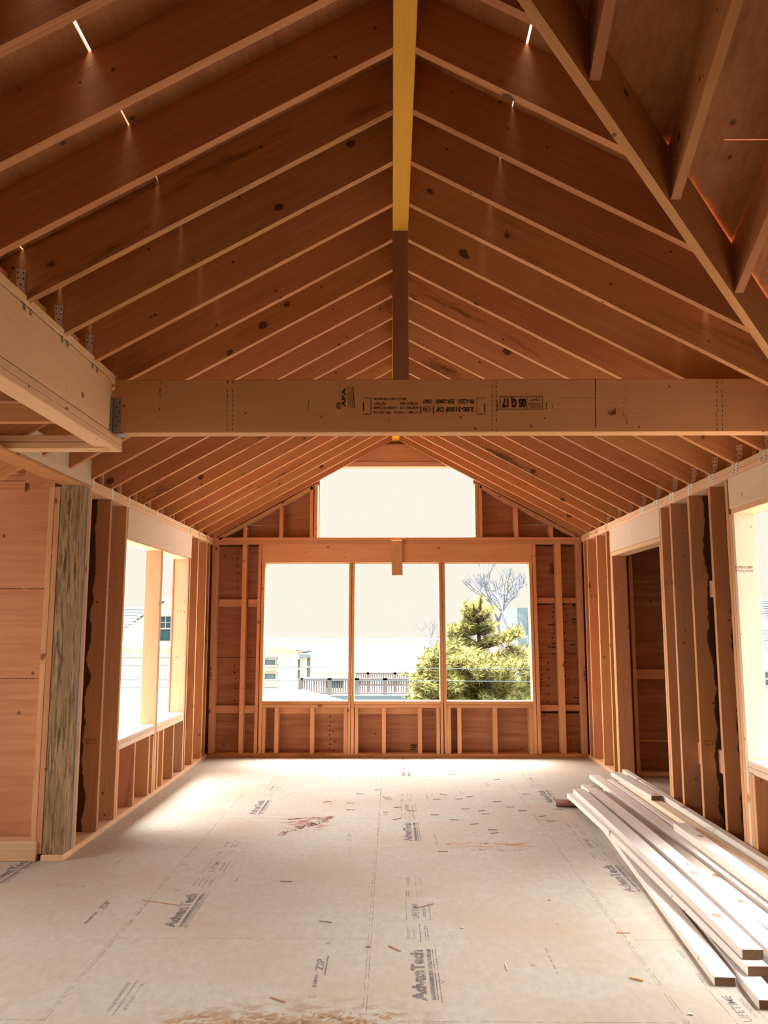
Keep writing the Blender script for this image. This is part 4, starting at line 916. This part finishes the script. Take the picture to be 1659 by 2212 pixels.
# deck railings
def rail(Y, x0, x1, ytop, ybot, posts, nb, label, thick=.05, top2=None):
    a, b_ = PY(x0, ytop, Y), PY(x1, ytop, Y); zb = PY(x0, ybot, Y).z
    root = empty('deck_railing', (a.x, Y, zb)); tag(root, label, 'railing')
    part('top_rail', [((a.x, Y-.04, a.z-.04), (b_.x, Y+.04, a.z+.02))], M['railm'], root)
    part('bottom_rail', [((a.x, Y-.02, zb), (b_.x, Y+.02, zb+.04))], M['railm'], root)
    for px in posts: q = PY(px, ytop, Y).x; part('post', [((q-thick, Y-.04, zb-.25), (q+thick, Y+.04, a.z+.02))], M['railm'], root)
    for k in range(nb):
        q = a.x+(b_.x-a.x)*(k+.5)/nb; part('baluster', [((q-.014, Y-.015, zb), (q+.014, Y+.015, a.z))], M['railm'], root)
rail(19., 650, 890, 1467, 1500, (650, 712, 771, 832), 46, 'long thin deck railing across the triple window view')
rail(24., 768, 885, 1453.5, 1481, (795, 853, 880), 24, 'fainter railing behind the long deck railing', .035)
root = empty('roof_deck', (0, 19.5, -.6)); tag(root, 'flat roof deck with blue-grey edge carrying the railing', 'deck')
part('fascia', [((PY(690, 1503, 18.8).x, 18.75, PY(700, 1512, 18.8).z), (.6, 18.85, PY(700, 1502, 18.8).z))], M['bluegrey'], root)
part('deck_top', [((PY(690, 1503, 18.8).x, 18.85, PY(700, 1506, 18.8).z), (.6, 19.7, PY(700, 1503, 18.8).z))], M['house'], root)
# wires
for i, (y0, y1, z_) in enumerate(((1442, 1446, 14.), (1469, 1473, 14.))):
    a, b_ = PY(420, y0-1, z_), PY(1300, y1, z_)
    o = lumber('power_line', a, b_, (0, 0, 1), .010, .010, M['bluegrey'], bev=0); tag(o, ('upper' if i == 0 else 'lower') + ' of two thin wires crossing the window view', 'wire')
# pine
Y = 16.5
base = PY(1030, 1510, Y); top = PY(1035, 1290, Y)
root = empty('pine_tree', (base.x, Y, -6)); tag(root, 'yellow-green pine tree filling the right bay of the triple window', 'tree')
def tube(bm, pts, rs, n=6):
    rings = []
    for i, p in enumerate(pts):
        d = (pts[min(i+1, len(pts)-1)]-pts[max(i-1, 0)]).normalized(); s = d.orthogonal().normalized(); t = d.cross(s)
        rings.append([bm.verts.new(p+(s*math.cos(2*math.pi*k/n)+t*math.sin(2*math.pi*k/n))*rs[i]) for k in range(n)])
    for a, b_ in zip(rings, rings[1:]):
        for k in range(n): bm.faces.new((a[k], a[(k+1) % n], b_[(k+1) % n], b_[k]))
bt = bmesh.new(); H0 = top.z+6
tube(bt, [Vector((0, 0, 0)), Vector((.1, 0, H0*.6)), Vector((.05, 0, H0*.97))], [.22, .12, .02])
bf = bmesh.new()
def tuft(c_, r):
    r *= .62
    for k in range(22):
        d = Vector((R.gauss(0, 1), R.gauss(0, 1), R.gauss(.35, .8))).normalized(); s = d.orthogonal().normalized()*.0085; l = r*R.uniform(.7, 1.2)
        b0 = c_+d*.02; e = c_+d*l
        bf.faces.new((bf.verts.new(b0-s), bf.verts.new(b0+s), bf.verts.new(e)))
def bough(p, q, n, r, sp):
    tube(bt, [p, (p+q)/2+Vector((0, 0, -.04)), q], [.05, .035, .012], 4)
    for k in range(n):
        t = (k+.5)/n; c_ = p.lerp(q, .2+.8*t); tuft(c_+Vector((R.gauss(0, sp), R.gauss(0, sp), abs(R.gauss(0, sp*.7)))), r)
pxm = 1773/Y
def tp(x, y, dy=0): v = PY(x, y, Y+dy)-Vector((base.x, Y, -6)); return v
for (x0, y0, x1, y1, n, sp) in ((1033, 1330, 1039, 1292, 14, .02), (1028, 1330, 1022, 1304, 8, .03), (1028, 1338, 1008, 1308, 12, .04), (1028, 1342, 998, 1324, 12, .04), (1035, 1340, 1064, 1318, 16, .05), (1030, 1340, 1010, 1330, 16, .06), (1032, 1338, 1048, 1330, 16, .06),
      (1028, 1366, 968, 1362, 34, .06), (1030, 1362, 1058, 1352, 30, .06), (1025, 1360, 998, 1352, 24, .06), (1025, 1368, 985, 1368, 24, .06), (1035, 1368, 1055, 1364, 16, .06),
      (1030, 1400, 1122, 1372, 60, .07), (1030, 1394, 975, 1384, 40, .08), (1030, 1398, 1080, 1388, 30, .07), (1100, 1382, 1116, 1362, 14, .05)):
    for dy in (-.3, 0, .3): bough(tp(x0, y0), tp(x1, y1, dy), int(n*.62), .21, sp*.95)
for k in range(230):          # lower crown: clumps of tufts around bough ends
    x = R.uniform(880, 1200); y = R.uniform(1400, 1600)
    lim = 912-max(0, y-1452)*.4+max(0, 1440-y)*1.0
    if x < lim or (y < 1420 and 1050 < x < 1095) or (y < 1412 and x > 1100): continue
    c_ = tp(x, y, R.uniform(-1.0, 1.0)); tube(bt, [c_+Vector((.1, .2, -.35)), c_+Vector((0, 0, -.02))], [.018, .008], 4)
    for q in range(26): tuft(c_+Vector((R.gauss(0, .11), R.gauss(0, .14), R.gauss(.02, .075))), .24)
fo = link('foliage', mesh(bf, 'foliage'), M['needles'], None, root); link('trunk', mesh(bt, 'trunk'), M['pinebark'], None, root)
# bare trees behind
def bare(Y, x, y0, hpx, label, seed, lean=0, wpx_=3.0, depth=6):
    rr = random.Random(seed); root = empty('bare_tree', (PY(x, y0, Y).x, Y, -6)); tag(root, label, 'tree'); bm = bmesh.new()
    s = Y/1773
    def grow(p, d, l, r, k):
        q = p+d*l; m_ = (p+q)/2+Vector((rr.gauss(0, .04), 0, rr.gauss(0, .03)))*l
        tube(bm, [p, m_, q], [r, r*.85, r*.7], 4 if k > 1 else 6)
        if k >= depth: return
        for j in range(3 if k in (1, 2, 4) else 2):
            nd = (d+Vector((rr.gauss(0, .42), rr.gauss(0, .42), rr.gauss(.10, .22)))).normalized(); grow(q, nd, l*rr.uniform(.62, .85), r*.66, k+1)
    z0 = PY(x, y0, Y).z+6; tube(bm, [Vector((0, 0, 0)), Vector((0, 0, z0))], [wpx_*s*1.1, wpx_*s], 6)
    grow(Vector((0, 0, z0)), Vector((lean, 0, 1)).normalized(), hpx*s*.30, wpx_*s, 0)
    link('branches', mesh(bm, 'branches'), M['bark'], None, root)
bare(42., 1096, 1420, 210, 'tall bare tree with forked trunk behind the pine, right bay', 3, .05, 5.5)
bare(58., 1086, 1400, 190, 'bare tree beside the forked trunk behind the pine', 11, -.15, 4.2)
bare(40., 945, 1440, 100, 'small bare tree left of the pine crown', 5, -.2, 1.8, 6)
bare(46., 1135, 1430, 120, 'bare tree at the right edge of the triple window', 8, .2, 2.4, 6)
Y = 50.
root = empty('dark_house', (9, Y, -6)); tag(root, 'blue-grey shingled house at the right edge of the triple window', 'house')
part('wall', [((PY(1117, 1313, Y).x, Y, -6), (PY(1175, 1313, Y).x, Y+6, PY(1130, 1313, Y).z))], M['bluegrey'], root)
p = PY(1100, 1402, 32.); bm = bmesh.new()
for k in range(260):
    c_ = Vector((R.gauss(0, .18), R.gauss(0, .2), R.gauss(0, .22))); d = Vector((R.random()-.5, R.random()-.5, R.random()-.5)).normalized()*.05; s = d.orthogonal()
    bm.faces.new((bm.verts.new(c_), bm.verts.new(c_+d), bm.verts.new(c_+s)))
rt_ = empty('red_shrub_crown', (p.x, 32, -6)); tag(rt_, 'small tree with reddish leaves between pine boughs', 'tree')
fo = link('foliage', mesh(bm, 'leaves'), M['redleaf'], None, rt_); fo.location = (0, 0, p.z+6)
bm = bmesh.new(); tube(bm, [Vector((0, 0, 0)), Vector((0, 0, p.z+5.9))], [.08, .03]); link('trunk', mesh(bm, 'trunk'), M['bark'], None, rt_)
# house through the right window
Y = 22.
root = empty('shingled_house', (10.5, Y, -6)); tag(root, 'pale house with blue-grey shingled roof seen through the right window', 'house')
xh = PY(1640, 1350, Y).x
part('wall', [((xh+.15, Y, -6), (xh+6, Y+6, PY(1650, 1395, Y).z))], M['house'], root)
bm = bmesh.new(); L = root.location
for k in range(22):
    z0 = PY(1650, 1295+k*5.2, Y).z; w0 = .02+.05*k; addbox(bm, (xh-L[0], Y-.3-k*.02-L[1], z0-.05-L[2]), (xh+.25+w0-L[0], Y+5-L[1], z0-L[2]))
link('roof', mesh(bm, 'roof'), M['shingle'], None, root)
x, y, z, w, h = wpx(1648, 1452, 1672, 1480, Y); window(root, x, y-.01, z, w, h, 'blind', False)
bm = bmesh.new()
for k in range(9):
    z0 = PY(1650, 1492+k*5, Y).z; addbox(bm, (xh-.1-L[0], Y-.9-k*.05-L[1], z0-.05-L[2]), (xh+6-L[0], Y-.02-L[1], z0-L[2]))
link('porch_roof', mesh(bm, 'porch_roof'), M['shingle'], None, root)

# ------------------------------------------------------------------ light
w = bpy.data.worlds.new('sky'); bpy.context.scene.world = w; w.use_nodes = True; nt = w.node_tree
bg = nt.nodes['Background']; tc = N(nt, 'ShaderNodeTexCoord'); se = N(nt, 'ShaderNodeSeparateXYZ'); nt.links.new(tc.outputs['Generated'], se.inputs[0])
mr = N(nt, 'ShaderNodeMapRange'); mr.interpolation_type = 'SMOOTHSTEP'; nt.links.new(se.outputs[2], mr.inputs[0])
mr.inputs[1].default_value = .185; mr.inputs[2].default_value = .46; mr.inputs[3].default_value = 1.0; mr.inputs[4].default_value = SKY
mr2 = N(nt, 'ShaderNodeMapRange'); mr2.interpolation_type = 'SMOOTHSTEP'; nt.links.new(se.outputs[2], mr2.inputs[0]); mr2.inputs[1].default_value = .75; mr2.inputs[2].default_value = .97; mr2.inputs[3].default_value = 0; mr2.inputs[4].default_value = ZEN
cl = mixc(nt, ramp(nt, se.outputs[2], .22, .45, True), (.975, .920, .800), (1.0, .955, .92)); nt.links.new(cl, bg.inputs['Color']); back = mth(nt, 'ADD', mth(nt, 'MULTIPLY', ramp(nt, se.outputs[1], -.35, .25, True), .65), .35)     # the sky behind the camera is duller
side = mth(nt, 'MULTIPLY', mth(nt, 'MULTIPLY', ramp(nt, mth(nt, 'ABSOLUTE', se.outputs[0]), .50, .72, True), ramp(nt, se.outputs[2], -.02, .06)), SIDE)     # glow added low on both sides, out of view, to cross-light studs
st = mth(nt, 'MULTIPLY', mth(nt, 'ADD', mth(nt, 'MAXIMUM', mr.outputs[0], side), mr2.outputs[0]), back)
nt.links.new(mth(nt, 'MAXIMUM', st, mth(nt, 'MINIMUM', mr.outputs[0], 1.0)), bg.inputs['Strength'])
try: w.cycles.sampling_method = 'MANUAL'; w.cycles.sample_map_resolution = 512
except Exception: pass

cam = bpy.data.cameras.new('camera'); co = bpy.data.objects.new('camera', cam); C.objects.link(co); bpy.context.scene.camera = co
mc = Matrix((RT, UP, -FW)).transposed().to_4x4(); mc.translation = (0, 0, EH); co.matrix_world = mc
cam.sensor_fit = 'VERTICAL'; cam.sensor_height = 36; cam.sensor_width = 27; cam.lens = F/2212*36; cam.clip_start = .02; cam.clip_end = 500
vs_ = bpy.context.scene.view_settings; vs_.view_transform = 'Standard'; vs_.look = 'None'; vs_.exposure = 0; vs_.gamma = 1; vs_.use_curve_mapping = False
